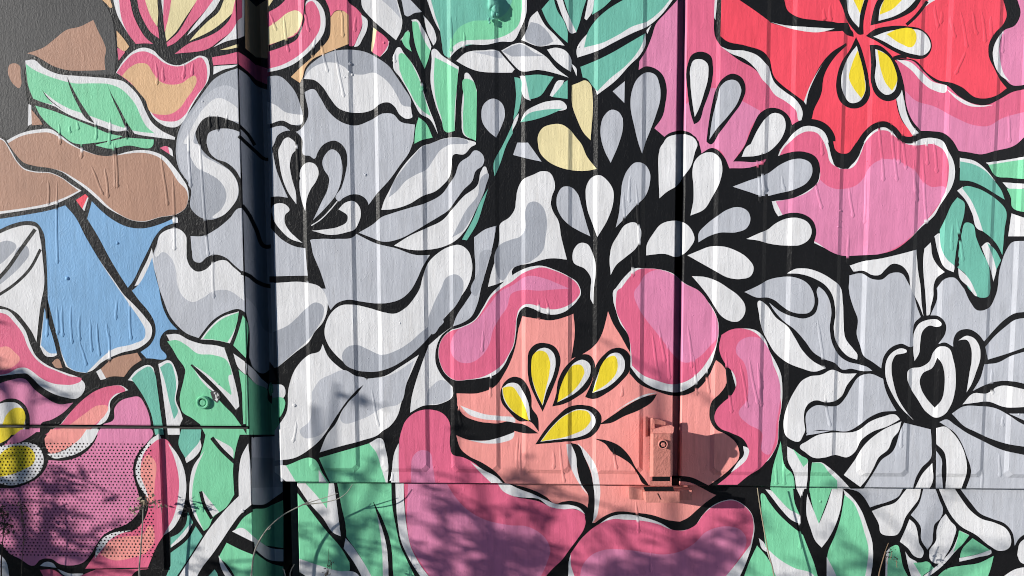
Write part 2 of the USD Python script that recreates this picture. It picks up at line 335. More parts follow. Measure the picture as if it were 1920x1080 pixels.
M @10 1300,1080 1400,1045 1500,1033 1590,1060 @11 1440,10 1380,50 1330,120 1280,190 1200,230 1120,280 1060,350 995,402! 1030,290 1100,190 1180,90 1250,20
# painted_petal
G 770,665! 880,600 940,550 1020,520 1150,480 1280,440 1400,370 1450,300 1490,240 1530,140 1600,90 1640,48 1692,70 1712,120 1700,160 1650,200 1620,280 1560,340 1500,420 1440,500 1380,540 1280,600 1180,660 1080,710 950,732 860,700
# painted_petal
W 1035,762! 1150,690 1280,630 1400,570 1480,480 1560,390 1660,310 1690,200 1715,168 1737,210 1727,300 1692,400 1642,510 1582,630 1500,722 1400,772 1300,792 1150,792
M 1700,240 1735,220 1722,320 1672,450 1612,560 1552,650 1470,702! 1520,600 1580,490 1660,390
# painted_petal
W @11 1300,880 1350,830 1450,770 1530,758 1590,800 1617,870 1617,980 1580,1080 @12 1540,60 1480,150 1400,240 1320,340 1240,430 1150,510 1000,600 900,627 820,627 740,612 680,572 600,502 540,422 515,350 530,250 570,180 640,130 720,125 850,150 960,182 1040,192 1120,150 1190,70 1230,0 @11 1250,1000
M @12 645,510 690,440 760,428 840,460 940,500 1050,470 1150,410 1240,330 1330,260! 1400,240 1320,340 1240,430 1150,510 1000,600 900,627 820,627 740,612 660,562
M @11 1390,1080 1430,1000 1500,978 1550,1020 1555,1080 @12 1500,130 1420,215 1310,340 1290,250 1320,150
# painted_petal
G @11 1635,700! 1720,640 1802,613! 1780,740 1740,900 1690,1070 @12 1660,120 1610,220 1540,265 1478,287! 1500,220 1570,110 1620,30 @11 1645,950 1638,800
M @11 1700,800 1755,795 1730,900 1685,1075 @12 1640,60 1620,40 @11 1670,950
# painted_petal
W @12 1475,287! 1390,360 1350,460 1348,560 1390,652 1475,742! 1475,812 1400,862 1350,877! 1260,882 1155,935! 1168,820 1200,700 1240,580 1295,430! 1400,340
G 1290,760! 1400,690 1465,740 1472,805 1400,858 1280,875!
# painted_petal
W 500,420! 540,510 620,590 720,650 832,682! 750,770 680,850 600,960 540,1060 @13 480,60 400,130 300,190 140,215! @12 140,1070! 230,930 245,750 300,600 400,500 480,470
G 420,780! 480,690 560,650 660,615 750,660 825,682 750,770 680,850 610,950 540,1050 @13 450,35 350,35 330,0 @12 400,1000
# painted_petal
W 840,680! 960,662 1080,592 1222,500! 1170,620 1120,740 1090,860 1060,960 1000,1040 940,1080 @13 930,10 800,62 640,105 478,152! 540,10 @12 590,1030 660,900 760,800
G 838,680! 1000,655 1185,545! 1125,730 1085,860 950,900 800,980 640,1000 690,860 760,790
# painted_leaf
W @12 120,720! 210,738 207,822 120,822!
N 120,822! 207,828 202,930 165,982 120,1000!
# painted_leaf
W @13 140,255! 220,250 310,382! 240,382! 140,300!
N 225,250! 440,205 500,310 550,382! 305,382!
W 470,280! 535,382! 472,382!
# painted_leaf
W 850,82! 940,48 972,130 992,250 987,382! 955,382! 900,200
N 473,195! 620,152 760,112 848,85! 900,150 940,270 975,382! 558,382! 520,300
# painted_leaf
W 300,385! 380,385! 450,460 530,572! 545,385! 585,385! 607,550 637,782! 590,762 500,642 400,532
N 372,385! 547,385! 532,572! 450,470
# painted_leaf
N 310,455! 420,602 520,732 640,872 700,975! 700,1042 600,1037 480,1002 310,945!
W 310,945! 480,1002 620,1042 740,1050 840,1200! 600,1200 310,1040!
# painted_leaf
N 610,385! 1015,385! 1022,550 1052,720 1082,850 1132,960 1250,1200! 1040,1200! 1010,900 970,730 920,600 880,525! 930,700 960,900 975,1200! 920,1200! 780,930 678,785! 672,700 642,560
W 672,795! 720,850 790,950 930,1200! 850,1200! 730,970 658,872!
W 905,590! 950,720 990,900 1005,1200! 955,1200! 942,850
~K 34 880:4,525:4 930:24,640:24 985,800 1015,1200
# painted_petal
W 1070,82! 1078,382! 1012,382! 1020,280 1040,150
P @12 1085,1090! 1120,1000 1200,930 1320,913 1400,940 1452,1010 1457,1080! @13 1455,100 1470,162 1560,192 1650,242 1765,382! 1075,382! 1070,200 1075,60!
L 1165,382! 1163,280 1180,180 1230,138 1300,150 1325,250 1345,382!
W 1610,225! 1700,280 1820,350 1850,382! 1765,382! 1690,310
# painted_petal
W 1045,385! 1108,385! 1112,550 1132,720 1162,860 1222,980 1400,1200! 1320,1200! 1150,952 1090,822 1060,650
P @13 1110,385! 1820,385! 1850,430 1960,490 @23 100,500 200,520 290,560 390,572 480,582 540,612 552,650 542,720 492,800 432,880 382,950 300,1030 160,1200! @13 1400,1200! 1225,980 1165,870 1132,700
L @13 1140,385! 1430,385! 1490,480 1560,560 1700,650 1850,690 1920,700 @23 100,705 200,750 260,810 287,880 262,980 150,1200! @13 1400,1200! 1230,970 1163,850 1137,700
W @13 1812,385! 1890,385! @23 40,420 150,462 260,512 340,542 440,547 510,572 548,615! 480,578 380,578 280,558 200,502 100,492 0,477 @13 1850,440
# painted_petal
W @12 1470,312! 1550,288 1640,238 1700,150 1760,50 @11 1830,1060 1900,1000 @21 60,950 150,918 220,913 320,943 420,990 490,1040 510,1080 @22 517,40 492,90 440,145 400,175 300,200 220,185 150,152 100,142 60,172 40,220 30,330 10,440 @12 1900,500 1860,580 1800,645 1700,675 1600,687 1480,687 1420,642 1380,562 1368,480 1390,390 1430,340
P @12 1470,318! 1550,295 1645,242 1705,160 1770,60 @11 1850,1075 1915,1035 @21 80,970 150,940 220,925 320,950 420,995 485,1045 505,1080 @22 510,35 480,85 420,130 320,160 230,150 160,125 100,122 50,165 35,220 25,330 5,440 @12 1900,490 1850,570 1790,620 1680,672 1600,685 1480,685 1422,640 1382,562 1370,480 1392,390 1432,342
L @12 1460,420 1500,330 1650,245 1750,125 1840,20 @21 0,1060 120,990 250,1010 350,1050 430,1085! @22 330,10 200,20 80,15 0,40 @12 1880,150 1830,220 1780,310 1750,420 1690,512 1600,562 1520,552 1470,500
# painted_petal
C @22 78,212! 200,232 290,242 400,217 460,193! 472,330 462,420 443,532! 540,490 630,420 680,330 700,260 720,175! 760,270 810,350 860,440 892,500 880,640! 960,722 1080,772 1200,807 1300,802 1400,752 1480,652 1530,540! 1580,580 1612,640 1602,730 1560,790 1500,850 1480,930 1490,1000 1530,1060 1600,1095 @23 1690,100 1702,190 1642,270 1560,340 1490,390! 1440,420! 1535,470! 1450,530 1380,590 1320,642 1260,672! 1180,662 1050,622 900,602 780,597 690,632 620,682! 600,682! 560,560 480,522 380,522 330,537 250,482 150,432 50,402 @13 1870,382! 1800,302 1700,232 1600,182 1540,132 1500,20! @12 1510,862! 1505,790! 1680,785 1800,730 1840,680! 1900,570 @22 20,460 50,300!
K @12 1490,840! 1560,955 1650,995 1800,1015 1935,1015 @13 1935,0 1850,40 1700,65 1600,60 1490,20!
W @12 1530,880! 1600,950 1700,982 1850,995 1945,1010! 1945,990 1830,960 1720,947 1620,915
W @13 1590,60! 1720,65 1830,40 1940,0! 1930,40 1850,77 1720,85
K @22 -20,1010! 80,1020 200,1090! 100,1090 -20,1060!
~K 40 @23 1200,345 1350,362 1430,400 1530,450 1630,470
# painted_stamen
K @22 118,560 130,470 180,420 250,413 320,440 362,520 352,620 310,740 260,860 230,928! 180,830 128,700
W 150,560 165,500 200,460 260,450 312,490 327,560 310,650 260,770 230,882! 180,780 148,660
Y 145,570 160,500 200,470 250,480 282,540 280,640 255,750 227,878! 180,770 148,660
# painted_stamen
K 302,888! 330,800 345,700 380,620 440,550 520,498 580,503 617,550 612,650 570,750 480,822 380,872
W 342,857! 370,730 410,640 470,560 530,538 582,570 587,640 550,710 480,782
Y 340,857! 365,740 410,640 460,580 520,580 542,620 520,690 450,780
# painted_stamen
K 548,818! 600,700 630,580 690,500 760,453 840,458 887,510 882,620 820,700 720,782 600,832
W 603,787! 640,660 680,570 750,490 800,488 842,540 842,610 790,682 700,752
Y 605,785! 640,680 670,580 720,520 770,510 792,560 780,640 720,712
# painted_stamen
K @12 1838,760 1870,700 @22 0,668 70,678 120,740 147,830 150,900 190,960 202,1078! 130,1000 60,1000 @12 1900,930 1840,850
W @12 1845,750! 1900,713 1960,718 @22 80,770 122,860 137,992! 60,960 @12 1900,900 1858,830
Y @12 1850,747! 1920,740 @22 50,800 100,900 127,997! 40,950 @12 1890,880 1855,800
# painted_stamen
K @22 175,1172! 250,1060 330,970 430,890 540,878 620,900 672,970 662,1030 600,1110 500,1142 400,1152
W 213,1152! 300,1040 400,950 510,908 590,930 627,990 590,1070 480,1122 380,1132
Y 218,1150! 300,1045 400,955 510,915 570,930 592,980 560,1040 450,1100
# painted_vein
K @22 655,1022! 760,950 880,870 1000,812 1087,795! 1060,842 960,912 840,962 740,1012
W 720,965! 830,892 950,832 1087,783! 1000,797 880,855
K @23 622,50! 700,60 800,100 880,180 930,270 1000,360 1028,402! 990,392 940,312 890,242 820,192 750,152 700,90
W 408,90! 450,90! 482,180 492,300 522,390 572,472! 550,450 500,380 440,260 418,180
W 490,80! 560,150 622,240 652,350 662,450 652,550 632,640 600,685! 620,540 610,400 590,290 540,180
K 438,80! 500,100 540,180 590,300 610,400 620,500 615,600 600,685 580,722! 548,650 568,560 570,470 520,390 490,280 480,180
# painted_petal
W @21 775,1085! 850,990 920,933 1000,933 1090,938 1200,968 1300,1048 @22 1380,10 1450,80 1520,180 1547,260 1547,360 1527,460 1492,570 1432,660 1342,742 1242,782 1150,772 1050,742 960,682 888,592! 888,500 870,350 810,260 780,170 758,80 768,10
P @21 820,1080! 880,1000 940,945 1040,935 1200,973 1310,1058 @22 1400,20 1480,120 1540,240 1545,350 1525,440 1470,540 1400,632 1300,702 1200,722 1080,692 980,652 900,582! 895,500 870,350 820,260 785,180 780,80 800,10
L @22 920,20 950,-20 @21 1000,980 1080,945 1200,975 1300,1050 @22 1400,20 1480,120 1540,250 1540,370 1480,440 1400,520 1300,560 1210,500 1150,420 1080,330 1000,230 950,150
# painted_petal
W @22 1570,352! 1640,313 1740,303 1830,318 1900,388 @32 10,470 60,560 97,650 107,750 102,880 82,1000 77,1080 @33 72,80 42,150 0,212 @23 1700,270! 1800,100!
P @22 1570,352! 1640,313 1740,305 1830,340 1890,410 @32 10,520 50,600 85,700 90,800 98,880 80,1000 75,1080 @33 70,80 40,150 0,205 @23 1860,272 1780,322 1690,395! 1540,395! 1620,330 1660,290! 1710,250 1765,190 1772,130 1740,60 @22 1640,1085 1560,1050 1520,990 1530,920 1580,860 1650,800 1682,720 1662,640 1600,570 1553,450
L @22 1690,420 1760,370 1870,385 1920,450 @32 50,610 85,700 90,850 65,1000 @33 40,100 0,170 @23 1880,150 @22 1870,1080 1770,1020 1700,940 1760,840 1770,700 1740,560 1680,480
W @23 1732,105! 1772,122 1765,192 1700,262 1640,305! 1695,225 1738,170
# painted_leaf
T @20 222,70! 290,-10! 312,-10! 340,80 390,160 417,240 417,322! 340,252 270,170
W 330,-10! 378,-10! 400,60 440,150 482,242! 450,252 400,170
T 388,-10! 560,-10! 530,80 510,160 482,242! 440,150 410,60
# painted_leaf
W 572,-10! 617,-10! 602,90 560,152! 543,140!
T 620,-10! 755,-10! 680,60 600,112!
# painted_leaf
W 490,432! 483,385 540,280 570,250! 640,200 900,180 1010,160 1110,85 1190,-10! 1212,-10! 1130,100 1030,190 900,250 780,310 640,382
T 850,-10! 1190,-10! 1100,95 1010,165! 900,200 800,260 680,320 540,357! 570,240 640,140 720,70
# painted_leaf
W 1000,250! 1002,330 962,410 882,490 782,600 638,712! 620,650! 900,350!
T 513,502! 640,450 760,390 880,320 1000,250! 975,330 920,420 840,505 740,585 640,685! 600,640 560,590 530,580!
W 1045,187! 1015,255! 1005,230!
# painted_leaf
W 58,570! 85,568 140,755! 110,745
T 98,567! 200,560 312,577! 270,640 210,720 132,747!
# painted_stem
T 18,578! 60,590 72,680 62,780 42,850 10,900! 30,700
W 52,850! 42,900 0,985! @10 1925,930! @20 20,890
# painted_leaf
W 283,717! 300,680 360,600 392,605! 340,700 305,727
T 395,615! 417,602! 417,742! 302,727!
# painted_leaf
W 63,917! 100,840 180,790 280,758 390,768 412,800 300,840 180,890
T 63,917! 120,855 230,825 385,815! 250,872 150,902
# painted_petal
Z 448,640! 500,620 550,603 592,640 602,700 590,1052! 540,1000 490,900 450,780
# painted_petal
Z @20 195,1080 195,1020 230,960 300,933 370,933 430,970 480,1030 520,1080 @21 560,90 635,187! 550,202 450,197 350,172 260,122 208,60
# painted_petal
L @20 1250,-10! 1310,-10! 1320,1010! 1230,1010! 1180,1012 1150,1032! 1068,962! 1130,870 1150,780 1160,660 1120,550 1060,508 1000,498 950,525! 955,460! 1005,380 1050,270 1080,180 1150,100
# painted_petal
W @20 1500,-10! 1540,-10! 1525,150! 1515,130
P 1305,-10! 1520,-10! 1515,150 1525,280 1570,352! 1700,450 1820,520 1920,640 @30 60,700 160,760 220,850 240,915! 180,960 @31 100,40 @21 1860,60 1740,140! 1902,125 1800,172 1630,182! 1600,110 1500,30 1420,70! 1400,0 @20 1380,1030 1305,1000!
L @20 1305,780! 1500,660 1740,765 1862,832! 1850,870 1800,940 1750,1080! @21 1680,100 1660,130! 1902,125! 1800,172 1630,182! 1600,110 1560,50 1500,30 1420,70! 1400,0 @20 1380,1030 1305,1000!
W @20 1560,345! 1620,370 1740,380 1830,410 1925,500! @30 50,620 130,690 200,740 250,810 267,912! 240,912 210,830 130,760 50,710 @20 1920,640 1880,600 1830,520 1740,440 1640,400
# painted_drop
K @20 1318,480 1350,410 1420,388 1490,420 1507,500 1492,650 1440,800 1390,920 1365,932! 1345,870 1318,700
W 1340,500 1360,455 1410,443 1460,470 1472,560 1440,700 1390,840 1370,878! 1350,750 1338,620
# painted_drop
K 1458,1062! 1470,960 1500,780 1530,670 1580,590 1650,553 1720,580 1752,660 1720,770 1650,870 1560,990 1480,1080
G 1480,1047! 1500,900 1540,740 1570,640 1620,603 1680,605 1717,660 1700,750 1620,870 1540,960
# painted_drop
K @21 1658,132! 1740,20 @20 1800,960 1870,840 @30 0,813 90,820 160,880 182,970 150,1060 @31 80,50 0,100 @21 1902,112
W @20 1790,1080! 1850,960 1910,880 @30 40,848 110,870 132,930 110,1020 60,1090 @31 0,60 @21 1850,85 1722,97! 1760,20
# painted_drop
K @20 1115,1080! 1150,1020 1230,983 1330,993 1400,1060! @21 1420,60! 1360,200 1240,310 1100,400 1080,60!
W @20 1130,1080 1160,1035 1230,1010 1310,1010 1370,1040 1390,1080 @21 1372,60 1340,170 1290,240 1240,310 1160,360 1105,408! 1100,250 1100,80 1115,20
# painted_drop
G @20 888,760 900,680 950,580 1010,543 1070,558 1107,640 1112,740 1080,860 1040,970 1000,1070 @21 975,72! 950,0 @20 920,960
# painted_drop
G @20 665,950 690,870 750,823 800,840 832,890! 832,960 800,1080 @21 740,142! 690,40 @20 670,1050
G @20 755,685! 847,608! 842,772!
# painted_drop
W @21 1353,200 1370,130 1430,73 1500,63 1560,108 1577,180 1560,280 1500,400 1440,490 1338,537! 1360,420 1360,310
# painted_drop
G 1655,320! 1760,280 1920,220 @31 100,150 200,113 260,113 322,150 332,210 300,280 200,340 80,370 0,390 @21 1880,390 1780,360
# painted_drop
G 1398,737! 1400,670 1450,610 1540,540 1620,490 1700,473 1772,510 1787,570 1760,630 1680,662 1560,665 1480,690
# painted_drop
W 1315,835! 1400,800 1480,770 1580,768 1680,800 1770,860 1812,930 1790,990 1720,1012 1620,1002 1520,950 1430,900
# painted_drop
W @21 1348,990! 1450,998 1560,1040 1620,1080 @22 1700,60 1747,130 1742,200 1690,252 1620,242 1560,200 1520,140 1470,60 @21 1400,1050
# painted_drop
W @21 1005,835! 1010,760 1060,670 1120,600 1200,576 1290,590 1350,650 1367,720 1340,770 1280,830 1240,847 1150,825
# painted_drop
G 778,627! 800,530 815,400 830,280 870,190 930,138 990,150 1032,210 1032,300 1000,390 920,470 850,550
# painted_drop
W 740,982! 733,850 750,760 790,690 860,600 920,588 962,630 967,700 930,780 850,850 780,910
# painted_drop
W 553,400 560,310 600,250 650,233 720,280 762,360 757,450 720,560 640,698! 600,590 568,500
# painted_drop
G 333,440 345,370 380,323 440,323 490,370 520,460 550,570 587,692! 500,650 420,600 360,530
# painted_drop
W 453,840 470,780 510,743 560,748 605,820 627,900 627,980 615,1080 @22 610,122! 588,80 590,0 @21 590,1000 550,940 460,885
# painted_petal
G @21 8,82! 40,-10! 120,-10! 222,132! 140,115
# painted_petal
W @21 30,420 40,350 80,270 160,230 230,203 280,213 315,270 322,330 300,390 293,460 310,510 345,570 370,700 412,867! 300,857 150,892 0,952 @11 1920,990 1830,1042 1740,1072! 1760,980 1800,850 1825,700 1832,600 1900,550 @21 20,490
M @21 98,510 130,440 180,433 230,470 257,540 252,700 230,800 150,875 0,935 @11 1840,1022 1800,950 1825,760 @21 0,715 60,695 98,640
# painted_petal
R @20 1570,-10! 1690,-10! 1850,100 1920,152! @30 20,172! 130,202 300,227 450,237 560,232! 640,280! 570,332 480,390 400,480 330,620 270,762! 190,702 110,642 50,582 15,452! @20 1900,402 1750,342 1600,302 1565,272!
R @30 120,-10! 540,-10! 570,90 600,172! 480,172 340,152 210,122 150,82
W 15,165! 100,185 300,203 500,215! 400,240 200,222
# painted_petal
R @30 540,-10! 1760,-10! 1780,60 1790,110 1770,170 1700,250 1660,320 1655,420 1700,520 1740,600 1790,662! 1720,712 1640,737 1560,732 1450,652 1380,622 1280,602 1200,552 1100,452 960,440! 970,600 960,750 980,850 1020,930 1060,970 1115,1032! 1040,1060 1000,1020 930,960 860,930 790,950 740,1000 680,1080 @31 600,60 550,70 510,40 490,0 @30 490,1000 430,930 330,900! 320,860! 400,700 420,570 500,430 590,340! 560,232! 640,270! 600,172!
K 575,328! 500,400 440,490 412,570 402,680 342,830 317,902 248,912! 280,780 300,690 340,590 400,480 460,410
W 268,762! 320,630 370,540 432,448! 400,495 340,605 300,705 285,785!
K 120,90! 200,128 350,150 560,188 640,250 642,278! 590,262 550,225 400,202 200,182 20,167! 20,-10! 110,-10!
W 1085,165! 1150,80 1220,20 1275,-10! 1215,-10! 1150,60
~K 24 1038,187 1110,120 1195,10
W 962,742! 1000,655! 1020,750 1040,850 1080,940 1135,1002! 1112,1025 1050,965 1000,885
# painted_stamen
K 528,-10! 560,60 590,150 640,220 690,262 717,257! 715,180 730,90 755,-10!
W 588,-10! 600,90 630,150 682,207! 692,100 725,-10!
Y 635,-10! 670,60 690,102! 722,-10!
# painted_stamen
K 768,192! 780,120 830,-10 1155,-10! 1100,70 1000,130 850,172
W 828,157! 840,60 880,-10 1115,-10! 1050,60 950,120
Y 835,112! 850,50 880,-10 1015,-10! 930,70
# painted_stamen
K 733,270! 800,220 900,198 1050,198 1150,220 1217,290 1227,360 1180,432 1100,442 1000,412 900,362 800,302
W 790,275! 900,235 1040,220 1150,233 1205,290 1217,360 1170,412 1090,407 960,362 870,312
Y 888,257! 960,223 1100,233 1112,300 1080,352 1000,330
# painted_stamen
K 660,278! 690,340 730,470 757,600 757,740 700,802 620,812 550,772 513,680 520,560 560,450 610,380
W 665,343! 690,440 720,560 727,690 680,762 620,772 570,712 548,620 570,500 620,400
Y 672,378! 700,470 722,580 722,700 700,738! 640,660 608,590 630,480
# painted_stamen
K 762,338! 830,340 900,390 960,470 1000,590 1002,680 950,747 880,757 810,712 773,620 773,480
W 803,368! 860,390 920,450 955,530 967,620 940,690 890,712 840,682 803,600 810,480
Y 820,373! 900,420 950,510 967,610 930,682! 880,620 850,540
~K 30 940,440 990,425 1040,425
# painted_petal
P 958,455! 1080,455 1170,540 1250,612 1340,642 1430,722 1520,772 1640,787 1740,742 1830,692 1940,667! 1940,1010! 1850,1090 @31 1700,52 1600,77 1500,62 1430,52! @30 1380,1050 1320,1000 1240,985 1145,982! 1080,900 1040,800 1020,640 1000,560
L 1028,680! 1100,750 1250,800 1400,880 1550,940 1650,945 1750,890 1940,835! 1940,1010! 1850,1090 @31 1700,52 1600,77 1500,62 1430,52! @30 1380,1050 1320,1000 1240,985 1145,982! 1080,900 1040,800
W 963,448! 1060,463 1150,540 1230,610 1340,640! 1340,682 1230,672 1150,612 1080,532 1000,472
W 1340,668! 1450,740 1560,787 1690,787! 1600,802 1500,792 1400,732
# painted_petal
L 1868,-10! 1940,-10! 1940,635! 1830,638 1760,560 1735,450 1745,300 1768,232 1850,192 1892,110
W 1767,228! 1740,300 1740,450 1772,560 1815,615! 1740,562 1690,452 1688,370 1720,290
# painted_petal
~K 46 @30 150,990 250,925 340,917 430,955 480,1030 @31 480,60 540,130
~K 46 @31 640,80 @30 690,1070 740,1000 800,950 870,932 940,970 1000,1035 1060,1050 1140,1020 1240,1008 1330,1035 @31 1385,30 1420,130 1420,230
W @31 68,112! 90,50 @30 140,1060 200,990 270,948 340,948 420,990 450,1050 @31 460,30 480,110 510,170 550,182! 620,160 680,90 712,0 @30 750,1020 810,970 870,955 940,1000 990,1060 1070,1077 1150,1042 1240,1035 1310,1058 @31 1350,50 1390,130 1402,220 1382,310 1330,400 1290,460 1250,532 1150,622 1050,722 950,792 850,822 700,832 540,832 450,792 345,742! 357,640 320,570 250,528 160,528 90,562! 50,500 28,430! 200,402 300,350 370,290 385,200 350,120 290,80 200,75
P 75,112! 110,40 @30 170,1060 230,1010 300,985 370,1000 410,1050 @31 440,40 470,140 540,187! 620,182 700,60 722,0 @30 760,1030 830,980 890,980 960,1030 1040,1080 @31 1100,10 1250,5 1310,40 1350,120 1355,220 1342,310 1310,400 1250,502 1150,612 1050,722 950,792 850,822 700,834 540,834! 340,725! 357,640 320,570 230,523 120,556! 58,430! 200,412 320,350 387,260 350,120 290,80 200,75
L 62,430! 200,402 300,360 392,270! 440,310 500,335 580,335 660,310 720,250 750,190 800,140 880,113 960,123 1040,160 1110,210 1150,270 1220,320 1332,332 1310,400 1250,490 1140,622 1000,752 850,822 700,834 540,834 400,762 345,712 357,640 320,570 230,523 120,556!
K 448,-10! 490,110 540,182 600,187! 640,140 690,60 722,-10!
R 488,-20! 510,50 550,72 600,67 640,20 665,-20!
~K 56 -20,195 60,130 150,95 260,85 340,120 362,200 340,275 250,345 100,388 -20,405
~K 42 60,570 180,537 260,547 322,592 340,660 320,745
# painted_drop
W @21 1758,712! 1850,670 1920,640 @31 50,600 160,555 240,558 300,590 327,650 310,710 240,757 150,762 0,745 @21 1850,725
# painted_drop
G @21 1900,225! 1920,222 @31 100,150 200,113 260,113 322,150 332,210 300,280 200,340 80,370 0,390!
# painted_leaf
W @31 1438,103! 1550,128 1640,198 1705,280! 1560,200 1438,180!
T 1440,130! 1540,152 1630,202 1700,280 1750,350 1775,418! 1700,372 1600,312 1520,280 1438,272!
# painted_leaf
W 1418,350! 1460,320! 1560,450! 1612,655! 1575,640 1530,520 1480,420
T 1455,330! 1470,320 1560,330 1650,372 1720,422 1780,490 1772,650 1757,832! 1720,760 1660,692 1612,655! 1570,530 1520,420
# painted_leaf
W 1248,692! 1280,670 1300,770 1340,862 1397,915 1392,962! 1330,932 1280,832
T 1288,645! 1330,560 1380,450 1420,400! 1472,440 1472,510 1440,640 1410,800 1397,912! 1340,862 1300,782
# painted_leaf
T 1420,925! 1430,800 1450,680 1490,588 1530,600 1560,700 1600,800 1650,900 1667,1080! @32 1667,0! 1652,60 1592,72 1540,40 1495,-10 @31 1490,990
W @31 1425,930! 1490,990 1545,1085 @32 1560,62 1540,45 @31 1510,1080 1435,1000
W 1600,770! 1640,738 1690,830 1712,940 1690,1032! 1670,950 1630,850
T 1642,740! 1700,790 1747,872! 1712,942! 1690,860
# painted_leaf
W 1633,140! 1760,123 1940,92! 1940,140! 1660,160!
N 1652,157! 1800,133 1940,112! 1940,265! 1800,252 1708,240
W 1758,287! 1940,300! 1940,332! 1800,332
N 1790,335! 1940,337! 1940,517! 1830,472 1820,400
# painted_petal
W 1825,520! 1940,560! 1940,692! 1800,692!
# painted_petal
G @22 1743,30! 1850,-20 @31 0,1020 80,1000 200,1000 300,1050 @32 345,60 345,130 310,182 240,192 160,172 100,132 50,92 0,72 @22 1840,72
# painted_petal
W @31 143,970! 200,938 280,933 380,960 470,1010 540,1070 @32 560,100 567,250 582,380 642,460 670,500 667,542! 600,512 540,452 510,400 480,250 500,150 480,50 @31 430,1060 350,1010 240,975
G @32 8,110! 100,180 180,212 280,227 350,192 377,110 372,0 @31 380,1070 @32 440,50 482,160 470,300 490,420 530,502 600,552 680,572 760,602 782,622! 700,622 620,605 560,612 500,562 420,532 340,482 280,402 200,312 110,242 40,162
~K 30 @31 380,1050 @32 430,10 475,90 490,180 478,300 500,420 550,500 640,545 700,560
# painted_petal
W @22 1858,95 1900,120 @32 60,222 150,292 200,370 260,470 340,550 435,600! 350,627 250,602 150,562 50,482 0,402 @22 1880,322 1853,200
# painted_petal
W @32 318,660! 400,650 480,613 560,640 665,640! 590,732 550,812 500,847 430,857 360,842 310,862 280,902 270,1000 275,1080 @33 265,20 230,72 180,62 130,20 @32 118,1050 125,950 150,870 200,770 260,690
# painted_petal
G @32 288,1085! 300,920 360,880 450,887 520,882 580,822 620,752 690,660 760,643 862,680! 880,760 920,850 962,922! 850,930 760,970 680,1030 600,1072 480,1067 380,1065
G @33 285,25! 300,-5! 480,-12! 380,10
# painted_petal
W @32 470,1085! 680,1065 760,1005 860,965 960,952 990,985! 900,1035 @33 780,0 700,60 650,150 600,187 500,172 420,192 340,192 280,152 238,112 290,70 380,20
# painted_petal
W @32 860,1065 1000,1000! 975,1080 @33 940,40 900,130 830,190 790,270 750,340 692,412! 568,322! 650,210 720,100
# painted_petal
G @31 610,985! 700,970 780,1012 850,1017 920,970 1000,970 1050,1040 @32 1085,30 1120,150 1145,217! 1100,260 1085,340 1080,440 1000,418 920,448 870,510 848,602! 780,552 720,512 690,430 665,350 672,230 642,150 612,50 @31 605,1080!
# painted_petal
W @31 612,912! 700,883 850,858 980,828 1112,793! 1125,950 1145,1080 @32 1150,100 1165,212! 1130,120 1070,0 @31 1050,970 1000,912 930,900 880,940 840,980 780,982 720,952 640,957!
# painted_petal
W 1172,785! 1220,738! 1240,860 1290,930 1325,960! 1260,1010 1240,1080 @32 1240,50 1220,140 1200,205 1188,205! 1180,50 @31 1168,1000 1162,880
# painted_petal
G @31 1265,1080! 1330,1010 1385,1000 1470,1085! @32 1520,110 1570,167 1650,152 1705,60 @31 1740,930 1790,790 1820,745 1940,725! @32 1940,178! 1850,190 1770,240 1690,320 1620,400! 1580,350 1500,308 1420,330 1388,400 1388,440! 1320,408 1278,420! 1332,330 1332,270 1270,208 1218,205! 1270,60
# painted_petal
G @32 1628,442! 1700,360 1780,290 1850,240 1940,222! 1940,440! 1800,490 1648,537!
# painted_petal
G 1622,572! 1720,560 1820,510 1940,472! 1940,722! 1850,702 1720,700 1620,730 1535,772! 1590,680
# painted_petal
W 1458,872! 1540,790 1640,790 1720,740 1940,762! 1940,892! 1770,892 1650,852 1540,862
# painted_petal
G 1378,942! 1460,890 1580,885 1700,900 1800,950 1890,1010 1940,1035! @33 1940,112! 1800,90 1650,42 1550,-5 @32 1480,1042
G 1808,942! 1940,942! 1940,1002!
# painted_petal
G @32 1285,1005! 1335,985 1400,1025 1480,1080 @33 1600,62 1750,132 1920,172 1940,177! 1940,425! 1485,425! 1522,290 1490,180 1450,80 1400,5 @32 1340,1040
# painted_petal
W @33 1260,-30! 1330,-40 1380,0 1440,80 1482,190 1492,280 1450,425! 1330,425! 1337,250 1320,150 1262,90!
# painted_petal
G 990,-5! 1020,-70! 1220,-20! 1227,100 1222,190 1150,270 1110,340 1085,425! 715,425! 800,290 850,210 930,150
# painted_petal
W 1100,425! 1160,310 1232,233! 1232,380 1210,425!
# painted_petal
G 1260,140! 1300,200 1302,300 1312,425! 1258,425!
# painted_stamen
W @32 1088,472! 1100,320 1130,270 1200,238 1280,243 1302,275 1270,292 1210,282 1160,322 1142,400 1132,490 1098,548!
# painted_stamen
W 878,600 900,520 950,470 1010,453 1042,475 1010,492 960,502 932,550 927,630 942,720 972,820 1032,920 1092,993! 1000,902 930,792 888,692
# painted_stamen
W 1075,600! 1150,590 1210,550 1240,480 1290,438 1350,448 1390,540 1407,640 1402,770 1370,880 1320,950 1260,972 1190,932 1120,832 1070,752 1043,670 1050,620
K 1270,522! 1230,600 1160,640 1138,690 1150,760 1190,830 1250,898! 1300,840 1322,740 1322,640 1300,560
# painted_stamen
W 1428,392! 1490,358 1540,373 1582,430 1592,520 1560,630 1520,732 1488,783! 1510,640 1527,530 1522,450 1490,390
# painted_petal
G @33 600,425! 1012,425! 980,480 900,522 800,552 765,565! 720,490 680,450
# painted_petal
W 778,592! 860,560 950,530 1020,450 1040,425! 1147,425! 1130,500 1080,570 1030,640 1000,720 970,767 900,777 850,762 830,690
# painted_petal
